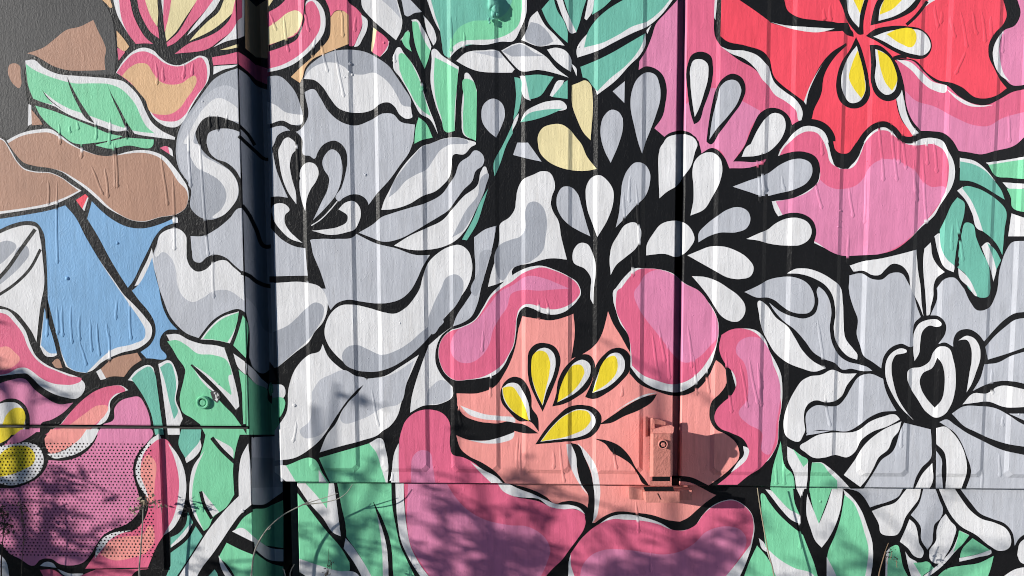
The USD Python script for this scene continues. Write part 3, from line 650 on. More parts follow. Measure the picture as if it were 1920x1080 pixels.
G 1165,425! 1255,425! 1290,520 1312,580 1290,650 1250,690 1237,760 1230,830 1195,882! 1150,810 1140,700 1110,660 1070,622! 1130,540
# painted_petal
W 1060,653! 1100,690 1122,760 1132,830 1167,910 1150,942 1100,932 1050,872 988,822! 1030,730
# painted_petal
W 1332,613! 1370,670 1407,710 1392,800 1342,910 1270,987 1220,962 1208,900 1260,810 1265,730 1300,650
# painted_petal
W 1280,425! 1400,425! 1450,500 1520,590 1600,650 1700,680 1790,730 1822,800 1812,862 1740,892 1660,852 1560,772 1440,702 1370,620 1320,520
# painted_petal
G 1440,425! 1940,425! 1940,755! 1880,800 1850,852! 1830,750 1780,690 1680,650 1590,610 1520,530
# painted_petal
W 1868,920! 1890,830 1940,790! 1940,1000! 1890,972
W 1940,1010! 1850,1030 1770,1080 1650,1200! 1940,1200!
# painted_leaf
N 95,68! 105,150 130,260 180,310 202,425! 15,425! 40,250 70,150
# painted_leaf
W 143,108! 180,128 240,170 300,215! 297,330 287,425! 213,425! 190,300 150,220
N 187,127! 240,172 300,217 265,262!
# painted_leaf
W 330,228! 400,228 450,260 530,330 620,425! 310,425! 320,300
N 330,230! 395,232 455,300 518,365! 520,425! 310,425! 320,300
# painted_leaf
W -20,430! 30,440 90,510 160,580 242,632 244,692! 180,662 100,582 30,492
N 15,425! 187,425! 200,530 237,622! 150,570 90,510
W 213,425! 272,425! 246,492!
# painted_leaf
W 293,465! 330,560 385,682! 440,550 480,425! 562,425! 547,560 512,680 452,800 402,867! 358,820 318,720 288,620
N 308,425! 477,425! 380,687! 338,570
# painted_leaf
N @23 1870,570! 1882,460 @33 0,512 60,592 150,682 262,772! 300,870 340,970 400,1200! 100,1200! -20,860!
W -20,860! 80,950 200,1020 330,1062 400,1200! 100,1200! 20,985
# painted_leaf
N @23 1838,850! 1920,950 @33 60,1080 120,1200! @23 1700,1200! 1790,950
W @23 1850,795! 1890,830 @33 -10,900! @23 1880,880
# painted_leaf
W @33 563,428! 640,500 700,590 742,700 782,830 787,950 745,1200! 700,1200! 650,700!
N 573,470! 640,530 682,620 722,750 752,870 742,1000 700,1200! 480,1200! 440,1000 450,900 500,780 540,660 560,560
W 440,935! 500,1050 560,1200! 440,1200!
# painted_leaf
W 885,900! 915,865! 905,1200! 875,1200!
N 915,865! 970,848 990,900 1010,1000 1130,1200! 895,1200! 900,950
# painted_leaf
W 1028,895! 1060,940 1120,980 1130,1000! 1190,1200! 1120,1200! 1060,1040
N 1090,980! 1150,978 1190,970 1245,1022! 1180,1062 1100,1130! 1150,1080!
# painted_leaf
W 1508,772! 1400,900 1300,1010 1150,1120! 1110,1120! 1290,980 1380,880 1440,740!
N 1432,738! 1508,775! 1450,850 1390,900! 1420,800
# painted_leaf
W 1432,945! 1560,920 1670,882! 1675,892 1560,942 1435,972!
N 1532,795! 1600,840 1665,885! 1550,920 1438,942! 1450,890
N 1692,928! 1670,1020 1600,1200! 1180,1200! 1350,1022 1450,1002 1580,982
# painted_petal
W @23 438,922! 520,800 640,700 760,628 870,618 980,638 1130,690 1200,732 1280,737 1360,712 1430,622 1490,562 1570,520 1660,508 1740,548 1800,618 1817,700 1802,830 1762,960 1650,1200! 510,1200! 423,990
P 440,910! 530,790 650,692 760,652 850,657 950,662 1100,692 1200,732 1290,737 1370,702 1440,612 1500,562 1580,522 1660,513 1740,553 1797,620 1812,700 1790,842! 1700,962 1500,1200! 520,1200! 440,980
L 520,1200! 510,1080 530,1000 600,920 700,882 850,882 1000,902 1150,917 1270,892 1370,832 1450,752 1540,715 1650,710 1722,740 1757,800 1747,870 1690,962 1500,1200!
W 428,965! 510,1200! 412,1200!
'''

SRGB = dict(W=(224,224,226),G=(188,191,199),M=(166,170,179),P=(222,105,138),L=(219,134,172),R=(239,80,98),C=(250,155,149),Y=(236,212,52),Z=(233,219,170),O=(218,178,136),N=(126,208,164),T=(112,184,166),B=(126,172,214),S=(177,137,117),D=(70,70,71),K=(24,24,26))
def lin(c):
    c = np.asarray(c, float)/255
    return np.where(c <= 0.04045, c/12.92, ((c+0.055)/1.055)**2.4)
PAINT = {k: lin(v) for k, v in SRGB.items()}
for k in PAINT: PAINT[k] = np.minimum(PAINT[k]*0.98, 0.85)

def ray(u, v):
    return CF + ((np.asarray(u, float)-960)/F)[..., None]*CR - ((np.asarray(v, float)-540)/F)[..., None]*CU
def nominal(uv):                    # photo point -> (X, Z) on the wall plane y = 0
    d = ray(np.asarray(uv, float)[..., 0], np.asarray(uv, float)[..., 1])
    t = D/d[..., 1]
    return np.stack([t*d[..., 0], CZ+t*d[..., 2]], -1)
def at(u, v, y=0.0):                # the point at depth y behind the wall plane seen at a photo point
    d = ray(np.array(u, float), np.array(v, float)); return C0 + d*((y+D)/d[1])
def to_nominal(p):
    p = np.asarray(p, float); t = D/(p[..., 1]+D)
    return np.stack([p[..., 0]*t, CZ+(p[..., 2]-CZ)*t], -1)
def on_plane(xz, o, n):             # wall-plane points -> where their sight lines meet the plane (o, n)
    d = np.stack([xz[:, 0], np.full(len(xz), D), xz[:, 1]-CZ], -1)
    t = ((np.asarray(o)-C0)@n)/(d@n)
    return C0 + d*t[:, None]

# ------------------------------------------------------------------ curves
def smooth_outline(pts, corners, closed=True):
    P = np.array(pts, float); N = len(P); out = []
    def tan(k):
        a, b, c = P[(k-1) % N], P[k], P[(k+1) % N]
        if not closed and k == 0: t = c-b
        elif not closed and k == N-1: t = b-a
        else:
            l1, l2 = max(np.linalg.norm(b-a), 1e-6), max(np.linalg.norm(c-b), 1e-6)
            t = (b-a)/l1*l2 + (c-b)/l2*l1
        return t/max(np.linalg.norm(t), 1e-6)
    for i in range(N if closed else N-1):
        j = (i+1) % N; p1, p2 = P[i], P[j]; d = p2-p1; h = np.linalg.norm(d)
        if corners[i] and corners[j]:
            out.append(p1); continue
        m1 = d if corners[i] else tan(i)*h
        m2 = d if corners[j] else tan(j)*h
        k = max(2, min(9, int(h/3)+1))
        for t in np.arange(k)/k:
            out.append((2*t**3-3*t**2+1)*p1+(t**3-2*t**2+t)*m1+(-2*t**3+3*t**2)*p2+(t**3-t**2)*m2)
    if not closed: out.append(P[-1])
    return np.array(out)
def stroke(q, w, corners):
    line = smooth_outline(q, corners, False); q = np.array(q)
    s = np.r_[0, np.cumsum(np.linalg.norm(np.diff(line, axis=0), axis=1))]
    idx = [int(np.argmin(np.linalg.norm(line-p, axis=1))) for p in q]
    wi = np.interp(s, s[idx], w)
    tg = np.gradient(line, axis=0); tg /= np.maximum(np.linalg.norm(tg, axis=1, keepdims=True), 1e-6)
    n = np.c_[-tg[:, 1], tg[:, 0]]
    return np.r_[line+n*wi[:, None]/2, (line-n*wi[:, None]/2)[::-1]]
shapes = []                          # (element number, kind, colour, polygon on the wall plane)
names = []
rng = np.random.default_rng(5)
c = r = 0
for ln in ART.strip().split('\n'):
    t = ln.split()
    if t[0] == '#':
        names.append(t[1]); continue
    brush, col, w = t[0][0] == '~', t[0][-1], 0.0
    t = t[1:]
    if brush: w = float(t[0])/4; t = t[1:]
    pts, cor, ws = [], [], []
    for k in t:
        if k[0] == '@':
            c, r = int(k[1]), int(k[2]); continue
        g = re.match(r'(-?\d+)(?::(\d+))?,(-?\d+)(?::\d+)?(!?)$', k)
        pts.append((480*c+int(g[1])/4, 270*r+int(g[3])/4)); cor.append(bool(g[4])); ws.append(float(g[2])/4 if g[2] else w)
    px = stroke(pts, ws, cor) if brush else smooth_outline(pts, cor)
    pl = shapely.make_valid(Polygon(nominal(px)))
    parts = [q for q in getattr(pl, 'geoms', [pl]) if q.geom_type in ('Polygon', 'MultiPolygon')]
    shapes.append((len(names)-1, col, shapely.union_all(parts)))
# the mural goes on past the picture's edges: more leaves and petals of the same kinds, under what was drawn above
frame = Polygon(nominal(np.array([(-12., -12.), (1932., -12.), (1932., 1092.), (-12., 1092.)])))
more = []
rge = np.random.default_rng(17)
def blade(cx, cy, ln_, wd, an, bend, k):
    t = np.linspace(0, 1, 9); w = wd*np.sin(np.pi*t**0.8)**0.8*k
    x = (t-0.5)*ln_*(0.5+0.5*k); y = bend*(t-0.5)**2
    P = np.r_[np.c_[x, y-w], np.c_[x, y+w][::-1]]
    ca, sa = math.cos(an), math.sin(an)
    return np.c_[cx+P[:, 0]*ca-P[:, 1]*sa, cy+P[:, 0]*sa+P[:, 1]*ca]
for gx in np.arange(-1250, 3300, 215.0):
    for gy in np.arange(-800, 1400, 190.0):
        if -150 < gx < 2070 and -150 < gy < 1230: continue
        kind, col = [('painted_leaf', 'N'), ('painted_leaf', 'T'), ('painted_petal', 'P'), ('painted_petal', 'L'), ('painted_petal', 'G'), ('painted_petal', 'W')][int(rge.integers(6))]
        ax, ay, an, ln_, wd, bd = gx+rge.uniform(-45, 45), gy+rge.uniform(-45, 45), rge.uniform(0, math.pi), rge.uniform(220, 330), rge.uniform(55, 95), rge.uniform(-80, 80)
        e = len(names); names.append(kind)
        for k, cc in ((1.16, 'K'), (1.0, 'W'), (0.86, col)):
            g = shapely.make_valid(Polygon(nominal(blade(ax, ay, ln_, wd, an, bd, k)))).difference(frame)
            if not g.is_empty: more.append((e, cc, g))
shapes = more+shapes
tree = STRtree([s[2] for s in shapes])
visible = []
for i, (e, col, g) in enumerate(shapes):                     # what later paint covers is taken away
    over = [shapes[j][2] for j in tree.query(g) if j > i]
    if over: g = g.difference(shapely.union_all(over))
    visible.append((e, col, g))
vis = [(e, col, g) for e, col, g in visible if col != 'K' and not g.is_empty]
vis_tree = STRtree([v[2] for v in vis])
def paint_at(xz):
    for j in vis_tree.query(Point(xz)):
        if vis[j][2].contains(Point(xz)): return PAINT[vis[j][1]]
    return PAINT['K']

# ------------------------------------------------------------------ prims and materials
used = {}
def path_for(parent, name):
    base = f'{parent}/{name}'; k = used.get(base, 0); used[base] = k+1
    return base if k == 0 else f'{base}_{k:03d}'
def tag(prim, label=None, cat=None, group=None, kind=None):
    for k, v in (('label', label), ('category', cat), ('group', group), ('kind', kind)):
        if v: prim.SetCustomDataByKey(k, v)
    return prim
def thing(name, label, cat, group=None, loc=(0, 0, 0)):
    p = path_for('/World', name); x = UsdGeom.Xform.Define(stage, p)
    if any(loc): x.AddTranslateOp().Set(Gf.Vec3d(*map(float, loc)))
    tag(x.GetPrim(), label, cat, group); return p
def obj(parent, name, mesh, mat, smooth=False, label=None, kind=None, colors=None):
    p = path_for(parent, name)
    mm = usdkit.mesh(stage, p, mesh, mat, smooth)
    if colors is not None:
        UsdGeom.PrimvarsAPI(mm).CreatePrimvar('paint', Sdf.ValueTypeNames.Color3fArray, 'vertex').Set(Vt.Vec3fArray.FromNumpy(np.asarray(colors, np.float32)))
    tag(mm.GetPrim(), label, kind=kind); return p

def painted(path, color=None, rough=0.55, grain=1.0, brush=0.5, stipple=0.8):
    n = {'geo': ('geometry', {}),
         'roller': ('mapping', {'scale': (1, 1, 0.55)}), 'rn': ('noise_texture', {'scale': 150.0, 'detail': 3.0, 'roughness': 0.6}),
         'fold': ('mapping', {'scale': (1, 1, 0.13), 'rotation': (0, 0.06, 0)}), 'fn': ('noise_texture', {'scale': 55.0, 'detail': 3.0, 'roughness': 0.6, 'distortion': 0.4}),
         'wrk': ('noise_texture', {'scale': 16.0, 'detail': 2.0, 'distortion': 1.8}), 'wrr': ('rgb_ramp', {'ramp': [(0, (0, 0, 0)), (0.485, (0, 0, 0)), (0.5, (1, 1, 1)), (0.515, (0, 0, 0)), (1, (0, 0, 0))]}),
         'spk': ('voronoi_texture', {'scale': 22.0}), 'spr': ('rgb_ramp', {'ramp': [(0, (1, 1, 1)), (0.035, (0.9, 0.9, 0.9)), (0.06, (0, 0, 0)), (1, (0, 0, 0))]}),
         'a1': ('math', {'math_type': 'multiply', 'value2': stipple}), 'a2': ('math', {'math_type': 'multiply_add', 'value2': brush}),
         'a3': ('math', {'math_type': 'multiply_add', 'value2': 0.22}), 'a4': ('math', {'math_type': 'multiply_add', 'value2': 0.7}),
         'bump': ('bump', {'strength': 0.45*grain, 'distance': 0.0035}),
         'big': ('noise_texture', {'scale': 5.0, 'detail': 5.0, 'roughness': 0.65}), 'mx': ('mix_float', {'fac': 0.5}), 'bigr': ('map_range', {'from_min': 0.36, 'from_max': 0.64, 'to_min': 0.84, 'to_max': 1.06}),
         'dm': ('mapping', {'scale': (9, 9, 0.9)}), 'dirt': ('noise_texture', {'scale': 4.0, 'detail': 6.0, 'roughness': 0.7}), 'dr': ('rgb_ramp', {'ramp': [(0, (0, 0, 0)), (0.55, (0, 0, 0)), (0.85, (0.45, 0.45, 0.45)), (1, (0.45, 0.45, 0.45))]}),
         'v1': ('mix', {'mix_type': 'multiply', 'fac': 1.0}), 'v2': ('mix', {'mix_type': 'multiply', 'color2': (0.72, 0.66, 0.58)}),
         'cv': ('voronoi_texture', {'scale': 30.0}), 'cn': ('noise_texture', {'scale': 2.6, 'detail': 3.0}), 'cm': ('math', {'math_type': 'multiply_add', 'value2': 0.10, 'value3': -0.038}), 'cl': ('math', {'math_type': 'less_than'}), 'v3': ('mix', {'color2': (0.07, 0.06, 0.055)}), 'cc': ('combine_color', {}), 'p': ('principled_bsdf', {'roughness': rough, 'specular_ior_level': 0.22})}
    l = [('geo.position', 'roller.vector'), ('roller.vector', 'rn.vector'), ('geo.position', 'fold.vector'), ('fold.vector', 'fn.vector'), ('geo.position', 'wrk.vector'), ('wrk.fac', 'wrr.fac'),
         ('geo.position', 'spk.vector'), ('spk.distance', 'spr.fac'), ('rn.fac', 'a1.value1'), ('fn.fac', 'a2.value1'), ('a1.value', 'a2.value3'), ('wrr.color', 'a3.value1'), ('a2.value', 'a3.value3'),
         ('spr.color', 'a4.value1'), ('a3.value', 'a4.value3'), ('a4.value', 'bump.height'), ('bump.normal', 'p.normal'),
         ('geo.position', 'big.vector'), ('big.fac', 'mx.a'), ('fn.fac', 'mx.b'), ('mx.result', 'bigr.value'), ('bigr.result', 'cc.r'), ('bigr.result', 'cc.g'), ('bigr.result', 'cc.b'),
         ('geo.position', 'dm.vector'), ('dm.vector', 'dirt.vector'), ('dirt.fac', 'dr.fac'), ('cc.color', 'v1.color2'), ('v1.color', 'v2.color1'), ('dr.color', 'v2.fac'), ('geo.position', 'cv.vector'), ('geo.position', 'cn.vector'), ('cn.fac', 'cm.value1'), ('cv.distance', 'cl.value1'), ('cm.value', 'cl.value2'), ('cl.value', 'v3.fac'), ('v2.color', 'v3.color1'), ('v3.color', 'p.base_color')]
    if color is None:
        n['at'] = ('attribute', {'attribute': 'paint'}); l.append(('at.color', 'v1.color1'))
    else:
        n['v1'][1]['color1'] = tuple(color)
    return usdkit.material(stage, path, n, l, surface='p.BSDF')
MURAL = painted('/World/Looks/mural_paint', grain=1.0, brush=0.95, stipple=0.42)
MURAL_ROLLED = painted('/World/Looks/rolled_paint', grain=0.95, brush=0.4, stipple=0.8)
BLACK = painted('/World/Looks/black_paint', PAINT['K'], 0.42)
def plain(name, color, rough=0.6, bump=0.0, scale=60, metallic=0.0, var=0.25):
    n = {'tc': ('geometry', {}), 'n': ('noise_texture', {'scale': float(scale), 'detail': 4.0}), 'r': ('rgb_ramp', {'ramp': [(0.25, tuple(np.array(color)*(1-var))), (0.75, tuple(np.minimum(np.array(color)*(1+var), 0.9)))]}),
         'b': ('bump', {'strength': bump, 'distance': 0.004}), 'p': ('principled_bsdf', {'roughness': rough, 'metallic': metallic})}
    return usdkit.material(stage, '/World/Looks/'+name, n, [('tc.position', 'n.vector'), ('n.fac', 'r.fac'), ('r.color', 'p.base_color'), ('n.fac', 'b.height'), ('b.normal', 'p.normal')], surface='p.BSDF')
STEEL = plain('dark_steel', (0.03, 0.028, 0.026), 0.7, 0.3, 40)
RUST = plain('rusty_frame', (0.05, 0.035, 0.025), 0.9, 0.6, 30, var=0.6)

# ------------------------------------------------------------------ faces of the walls and the paint on them
sections = {}                        # name -> list of (region on the wall plane, plane point, plane normal)
def tri(poly):
    rings = [np.asarray(poly.exterior.coords)[:-1]] + [np.asarray(h.coords)[:-1] for h in poly.interiors]
    v = np.vstack(rings); idx = earcut.triangulate_float64(v, np.cumsum([len(x) for x in rings]).astype(np.uint32))
    return v, np.asarray(idx, int).reshape(-1, 3)
def polys(g, least=2e-7):
    return [q for q in getattr(g, 'geoms', [g]) if q.geom_type == 'Polygon' and q.area > least]
def add_face(sec, corners, clip=None):
    cs = np.array(corners, float)
    n = np.cross(cs[1]-cs[0], cs[2]-cs[0]); n /= np.linalg.norm(n)
    if n @ (C0-cs[0]) < 0: n = -n
    reg = Polygon(to_nominal(cs)).buffer(0)
    if clip is not None: reg = reg.intersection(clip)
    sections.setdefault(sec, []).append((reg, cs[0], n))
def paint_section(sec, parent, mat=None, holes=None, lift=0.0007):
    """Every painted shape that shows on this piece of wall becomes a thin coat, one mesh per shape."""
    mat = mat or MURAL
    by = {}
    for reg, o, n in sections[sec]:
        for j in vis_tree.query(reg):
            e, col, g = vis[j]
            gg = g.intersection(reg)
            if holes is not None and not gg.is_empty: gg = gg.difference(holes)
            for q in polys(gg):
                v, f = tri(q)
                p = on_plane(v, o, n) + n*lift
                a, b, d = p[f[:, 0]], p[f[:, 1]], p[f[:, 2]]
                flip = (np.cross(b-a, d-a)@n) < 0
                f[flip] = f[flip][:, ::-1]
                by.setdefault(e, []).append((p, f, np.tile(PAINT[col], (len(p), 1)), q))
    split = []
    for e, lst in sorted(by.items()):                        # pieces that do not touch are separate coats of paint
        whole = polys(shapely.union_all([x[3] for x in lst]).buffer(0.0012))
        for w in whole:
            part = [x for x in lst if w.contains(x[3].representative_point())]
            if part: split.append((e, part))
    for e, lst in split:
        off, V, Fc, Co = 0, [], [], []
        for p, f, cc, _ in lst:
            V.append(p); Fc.append(f+off); Co.append(cc); off += len(p)
        obj(parent, names[e], (np.vstack(V), np.vstack(Fc)), mat, colors=np.vstack(Co))
def sheet(quads):
    V, Fc = [], []
    for q in quads:
        q = np.array(q, float); k = len(V)
        n = np.cross(q[1]-q[0], q[2]-q[0])
        if n @ (C0-q.mean(0)) < 0: q = q[::-1]
        V += list(q); Fc += [(k, k+i, k+i+1) for i in range(1, len(q)-1)]
    return np.array(V), np.array(Fc)
def bx(x0, x1, y0, y1, z0, z1, ch=0.0):
    b = trimesh.creation.box(bounds=[[x0, y0, z0], [x1, y1, z1]])
    return b
def wall_face_at(sec, u, v):
    xz = nominal(np.array([u, v])); pt = Point(xz)
    for reg, o, n in sections[sec]:
        if reg.buffer(1e-6).contains(pt): return on_plane(xz[None], o, n)[0], n, xz
    return None

PX = D/F                              # metres on the wall per photo pixel
H, S = 0.0062, 0.015                   # the pressed panels stand 6 mm proud, on shallow slopes
# measured folds (wall pixels): left edge of each panel (bright), right edge (dark)
left_panels = [(-448.5, -356), (-309, -220), (-171.5, -84), (-35.3, 52), (98.5, 187)]
right_panels = [(None, 410), (456, 547), (594, 683), (731, 819.5), (864.5, 956), (1002, 1093)]
XL0 = -510.3*PX
XS0 = nominal(np.array([1263.0, 640.0]))[0]; XS1 = nominal(np.array([1278.5, 640.0]))[0]
b6 = np.mean([nominal(np.array(p))[0] for p in ((1347., 125.), (1342., 400.))])/PX
right_panels[0] = (b6, 410)
ZB = CZ - 481.5*PX                    # bottom edge of the two big wall panels
ZE = CZ - 456*PX                      # where the pressed ribs end
ZT = 2.62
def mid(x): return x*PX*(D-H/2)/D
def panel_faces(sec, x0, x1, ribs, lchamf, rchamf):
    quads = []
    def q(*cs):
        quads.append(cs); add_face(sec, cs)
    zt = ZT-0.12
    cur = x0+lchamf
    cut = x1-rchamf
    if lchamf: q((x0, lchamf, ZB), (cur, 0, ZB), (cur, 0, ZT), (x0, lchamf, ZT))
    if rchamf: q((cut, 0, ZB), (x1, rchamf, ZB), (x1, rchamf, ZT), (cut, 0, ZT))
    q((cur, 0, ZB+0.003), (cut, 0, ZB+0.003), (cut, 0, ZE-S/2), (cur, 0, ZE-S/2))
    q((cur, 0.003, ZB), (cut, 0.003, ZB), (cut, 0, ZB+0.003), (cur, 0, ZB+0.003))
    q((cur, 0, zt), (cut, 0, zt), (cut, 0, ZT), (cur, 0, ZT))
    za, zb_ = ZE-S/2, ZE+S/2
    K = 0.016                          # the rounded lower corners, as one facet
    for a, b in ribs:
        a0, a1, b1, b0 = mid(a)-S/2, mid(a)+S/2, mid(b)-S/2, mid(b)+S/2
        if a0 > cut: break
        b0 = min(b0, cut); b1 = min(b1, cut-0.004)
        q((cur, 0, za), (a0, 0, za), (a0, 0, zt), (cur, 0, zt))
        q((a1, -H, zb_+K), (a1, -H, zt-S), (b1, -H, zt-S), (b1, -H, zb_+K), (b1-K, -H, zb_), (a1+K, -H, zb_))
        q((a0, 0, za+K), (a1, -H, zb_+K), (a1, -H, zt-S), (a0, 0, zt))
        q((b1, -H, zb_+K), (b0, 0, za+K), (b0, 0, zt), (b1, -H, zt-S))
        q((a0+K, 0, za), (b0-K, 0, za), (b1-K, -H, zb_), (a1+K, -H, zb_))
        q((a0, 0, za+K), (a0+K, 0, za), (a1+K, -H, zb_), (a1, -H, zb_+K))
        q((b0-K, 0, za), (b0, 0, za+K), (b1, -H, zb_+K), (b1-K, -H, zb_))
        q((a0, 0, za), (a0+K, 0, za), (a0, 0, za+K)); q((b0-K, 0, za), (b0, 0, za), (b0, 0, za+K))
        q((a0, 0, zt), (a1, -H, zt-S), (b1, -H, zt-S), (b0, 0, zt))
        cur = b0
    if cur < cut-1e-4: q((cur, 0, za), (cut, 0, za), (cut, 0, zt), (cur, 0, zt))
    return quads

# ---- ground
ground_mat = plain('gravel_ground', (0.055, 0.058, 0.055), 0.95, 0.9, 35, var=0.45)
g = usdkit.mesh(stage, '/World/ground', (np.array([[-60, -60, 0], [60, -60, 0], [60, 60, 0], [-60, 60, 0]], float), np.array([[0, 1, 2], [0, 2, 3]])), ground_mat)
tag(g.GetPrim(), kind='structure')

# ---- the ribbed container
CONT = thing('shipping_container', 'white and pink flower mural on a ribbed steel container with a lock box', 'container')
XR = 3.2
lq = panel_faces('left', XL0, XS0, left_panels, 0.009, 0.002)
rq = panel_faces('right', XS1, XR, right_panels, 0.005, 0.0)
def backed(quads, x0, x1, yb, lc, rc):
    extra = [((x0, lc, ZB), (x0, yb, ZB), (x0, yb, ZT), (x0, lc, ZT)), ((x1, rc, ZB), (x1, rc, ZT), (x1, yb, ZT), (x1, yb, ZB)),
             ((x0, 0.003, ZB), (x1, 0.003, ZB), (x1, yb, ZB), (x0, yb, ZB)), ((x0, 0, ZT), (x1, 0, ZT), (x1, yb, ZT), (x0, yb, ZT))]
    v, f = sheet(quads); k = len(v)
    for e in extra:
        v = np.vstack([v, np.array(e)]); f = np.vstack([f, [[k, k+1, k+2], [k, k+2, k+3]]]); k += 4
    return v, f
WL = obj(CONT, 'wall_panel', backed(lq, XL0, XS0, 0.038, 0.009, 0.002), BLACK)
WR = obj(CONT, 'wall_panel', backed(rq, XS1, XR, 0.038, 0.005, 0.0), BLACK)
paint_section('left', WL); paint_section('right', WR)
# seam strip between the panels, set back
seam_clip = Polygon([(XS0, ZB), (XS1, ZB), (XS1, ZT), (XS0, ZT)])
ys = 0.06
sq = [((XS0-0.03, ys, ZB), (XS1+0.03, ys, ZB), (XS1+0.03, ys, ZT), (XS0-0.03, ys, ZT))]
add_face('seam', sq[0], seam_clip)
add_face('seamedge', ((XS1, 0.005, ZB), (XS1, ys, ZB), (XS1, ys, ZT), (XS1, 0.005, ZT)))
SEAM = obj(CONT, 'seam_strip', sheet(sq), BLACK)
# right hand seam strip paint must not show through the edge of the right panel
edge_reg = sections['seamedge'][0][0]
sections['seam'] = [(sections['seam'][0][0].difference(edge_reg), sections['seam'][0][1], sections['seam'][0][2])]
paint_section('seam', SEAM)
paint_section('seamedge', WR)
# bottom rail, a little behind the panels
YR = 0.026
XRL = at(561, 980, YR)[0]
ZR0 = 0.06
rail_quads = [((XRL, YR, ZR0), (XR, YR, ZR0), (XR, YR, ZB+0.02), (XRL, YR, ZB+0.02)),
              ((XRL-0.008, YR+0.012, ZR0), (XRL, YR, ZR0), (XRL, YR, ZB+0.02), (XRL-0.008, YR+0.012, ZB+0.02))]
below = sbox(-10, -10, 10, to_nominal(np.array([0, 0.003, ZB]))[1])
for q_ in rail_quads: add_face('rail', q_, below)
v, f = sheet(rail_quads); k = len(v)
v = np.vstack([v, [(XRL-0.008, YR+0.012, ZR0), (XRL-0.008, 0.14, ZR0), (XRL-0.008, 0.14, ZB+0.02), (XRL-0.008, YR+0.012, ZB+0.02)]]); f = np.vstack([f, [[k, k+1, k+2], [k, k+2, k+3]]])
RAIL = obj(CONT, 'bottom_rail', (v, f), BLACK)
paint_section('rail', RAIL)
# body of the container behind the painted front
obj(CONT, 'container_body', bx(XL0+0.02, XR, 0.06, 2.4, 0.1, ZT-0.01), STEEL)
obj(CONT, 'corner_post', bx(XL0+0.02, XRL-0.012, 0.13, 0.25, 0.0, ZB+0.05), RUST)

# ---- the smooth steel housing on the left
YH = -0.052                            # stands proud of the container by the width that keeps its shadow inside the gap
XH = np.mean([nominal(np.array(p))[0] for p in ((446., 10.), (453., 405.), (459., 660.))])*(D+YH)/D
ZH = nominal(np.array([200., 797.]))[1]; ZH = CZ+(ZH-CZ)*(D+YH)/D
HOUSE = thing('machine_housing', 'smooth steel housing painted with a person in blue, perforated vent at its base', 'housing')
XHL = -4.2
up = [((XHL, YH, ZH+0.004), (XH-0.0015, YH, ZH+0.004), (XH-0.0015, YH, ZT), (XHL, YH, ZT)),
      ((XH-0.0015, YH, ZH+0.004), (XH, YH+0.0015, ZH+0.004), (XH, YH+0.0015, ZT), (XH-0.0015, YH, ZT)),
      ((XHL, YH+0.004, ZH), (XH, YH+0.0015, ZH), (XH-0.0015, YH, ZH+0.004), (XHL, YH, ZH+0.004))]
for q_ in up: add_face('upper', q_)
YL = YH+0.007
lo = [((XHL, YL, 0.05), (XH-0.0015, YL, 0.05), (XH-0.0015, YL, ZH-0.013), (XHL, YL, ZH-0.013)),
      ((XH-0.0015, YL, 0.05), (XH, YL+0.0015, 0.05), (XH, YL+0.0015, ZH-0.013), (XH-0.0015, YL, ZH-0.013))]
y1, y2 = 0.030, 0.36                  # the housing's right side runs back past the container's edge
fold1 = -470*PX
y1 = D*(XH/(XH*1.0-0) - 1) if False else (XH*D/(nominal(np.array([490.5, 150.]))[0]) - D)
y2 = D*((XH+0.035)/nominal(np.array([531., 950.]))[0]-1)
side = [((XH, YL+0.0015, 0.05), (XH, y1, 0.05), (XH, y1, ZT), (XH, YL+0.0015, ZT)),
        ((XH, y1, 0.05), (XH+0.035, y2, 0.05), (XH+0.035, y2, ZT), (XH, y1, ZT))]
door_reg = shapely.union_all([s[0] for s in sections['left']]+[s[0] for s in sections['rail']]).buffer(1e-5)
HU = obj(HOUSE, 'upper_panel', sheet(up), BLACK)
HS = None
for q_ in side: add_face('side', q_, shapely.box(-10, -10, 10, 10).difference(door_reg))
# vent cover
YV = YL-0.010
VXR = at(303, 950, YV)[0]; VZT = ZH-0.0135; VZB = at(150, 1066, YV)[2]
vent = [((XHL+0.6, YV, VZB), (VXR, YV, VZB), (VXR, YV, VZT), (XHL+0.6, YV, VZT))]
add_face('vent', vent[0])
add_face('ventside', ((VXR, YV, VZB), (VXR, YL, VZB), (VXR, YL, VZT), (VXR, YV, VZT)))
vent_reg = shapely.union_all([sections['vent'][0][0], sections['ventside'][0][0]])
low_clip = shapely.box(-10, -10, 10, 10).difference(vent_reg)
for q_ in lo: add_face('lower', q_, low_clip)
HL = obj(HOUSE, 'lower_panel', sheet(lo), BLACK)
HS = obj(HOUSE, 'side_panel', sheet(side), BLACK)
paint_section('upper', HU, MURAL_ROLLED); paint_section('lower', HL, MURAL_ROLLED); paint_section('side', HS)
obj(HOUSE, 'housing_body', bx(XHL, XH-0.012, -0.030, 1.6, 0.02, ZT-0.01), STEEL)
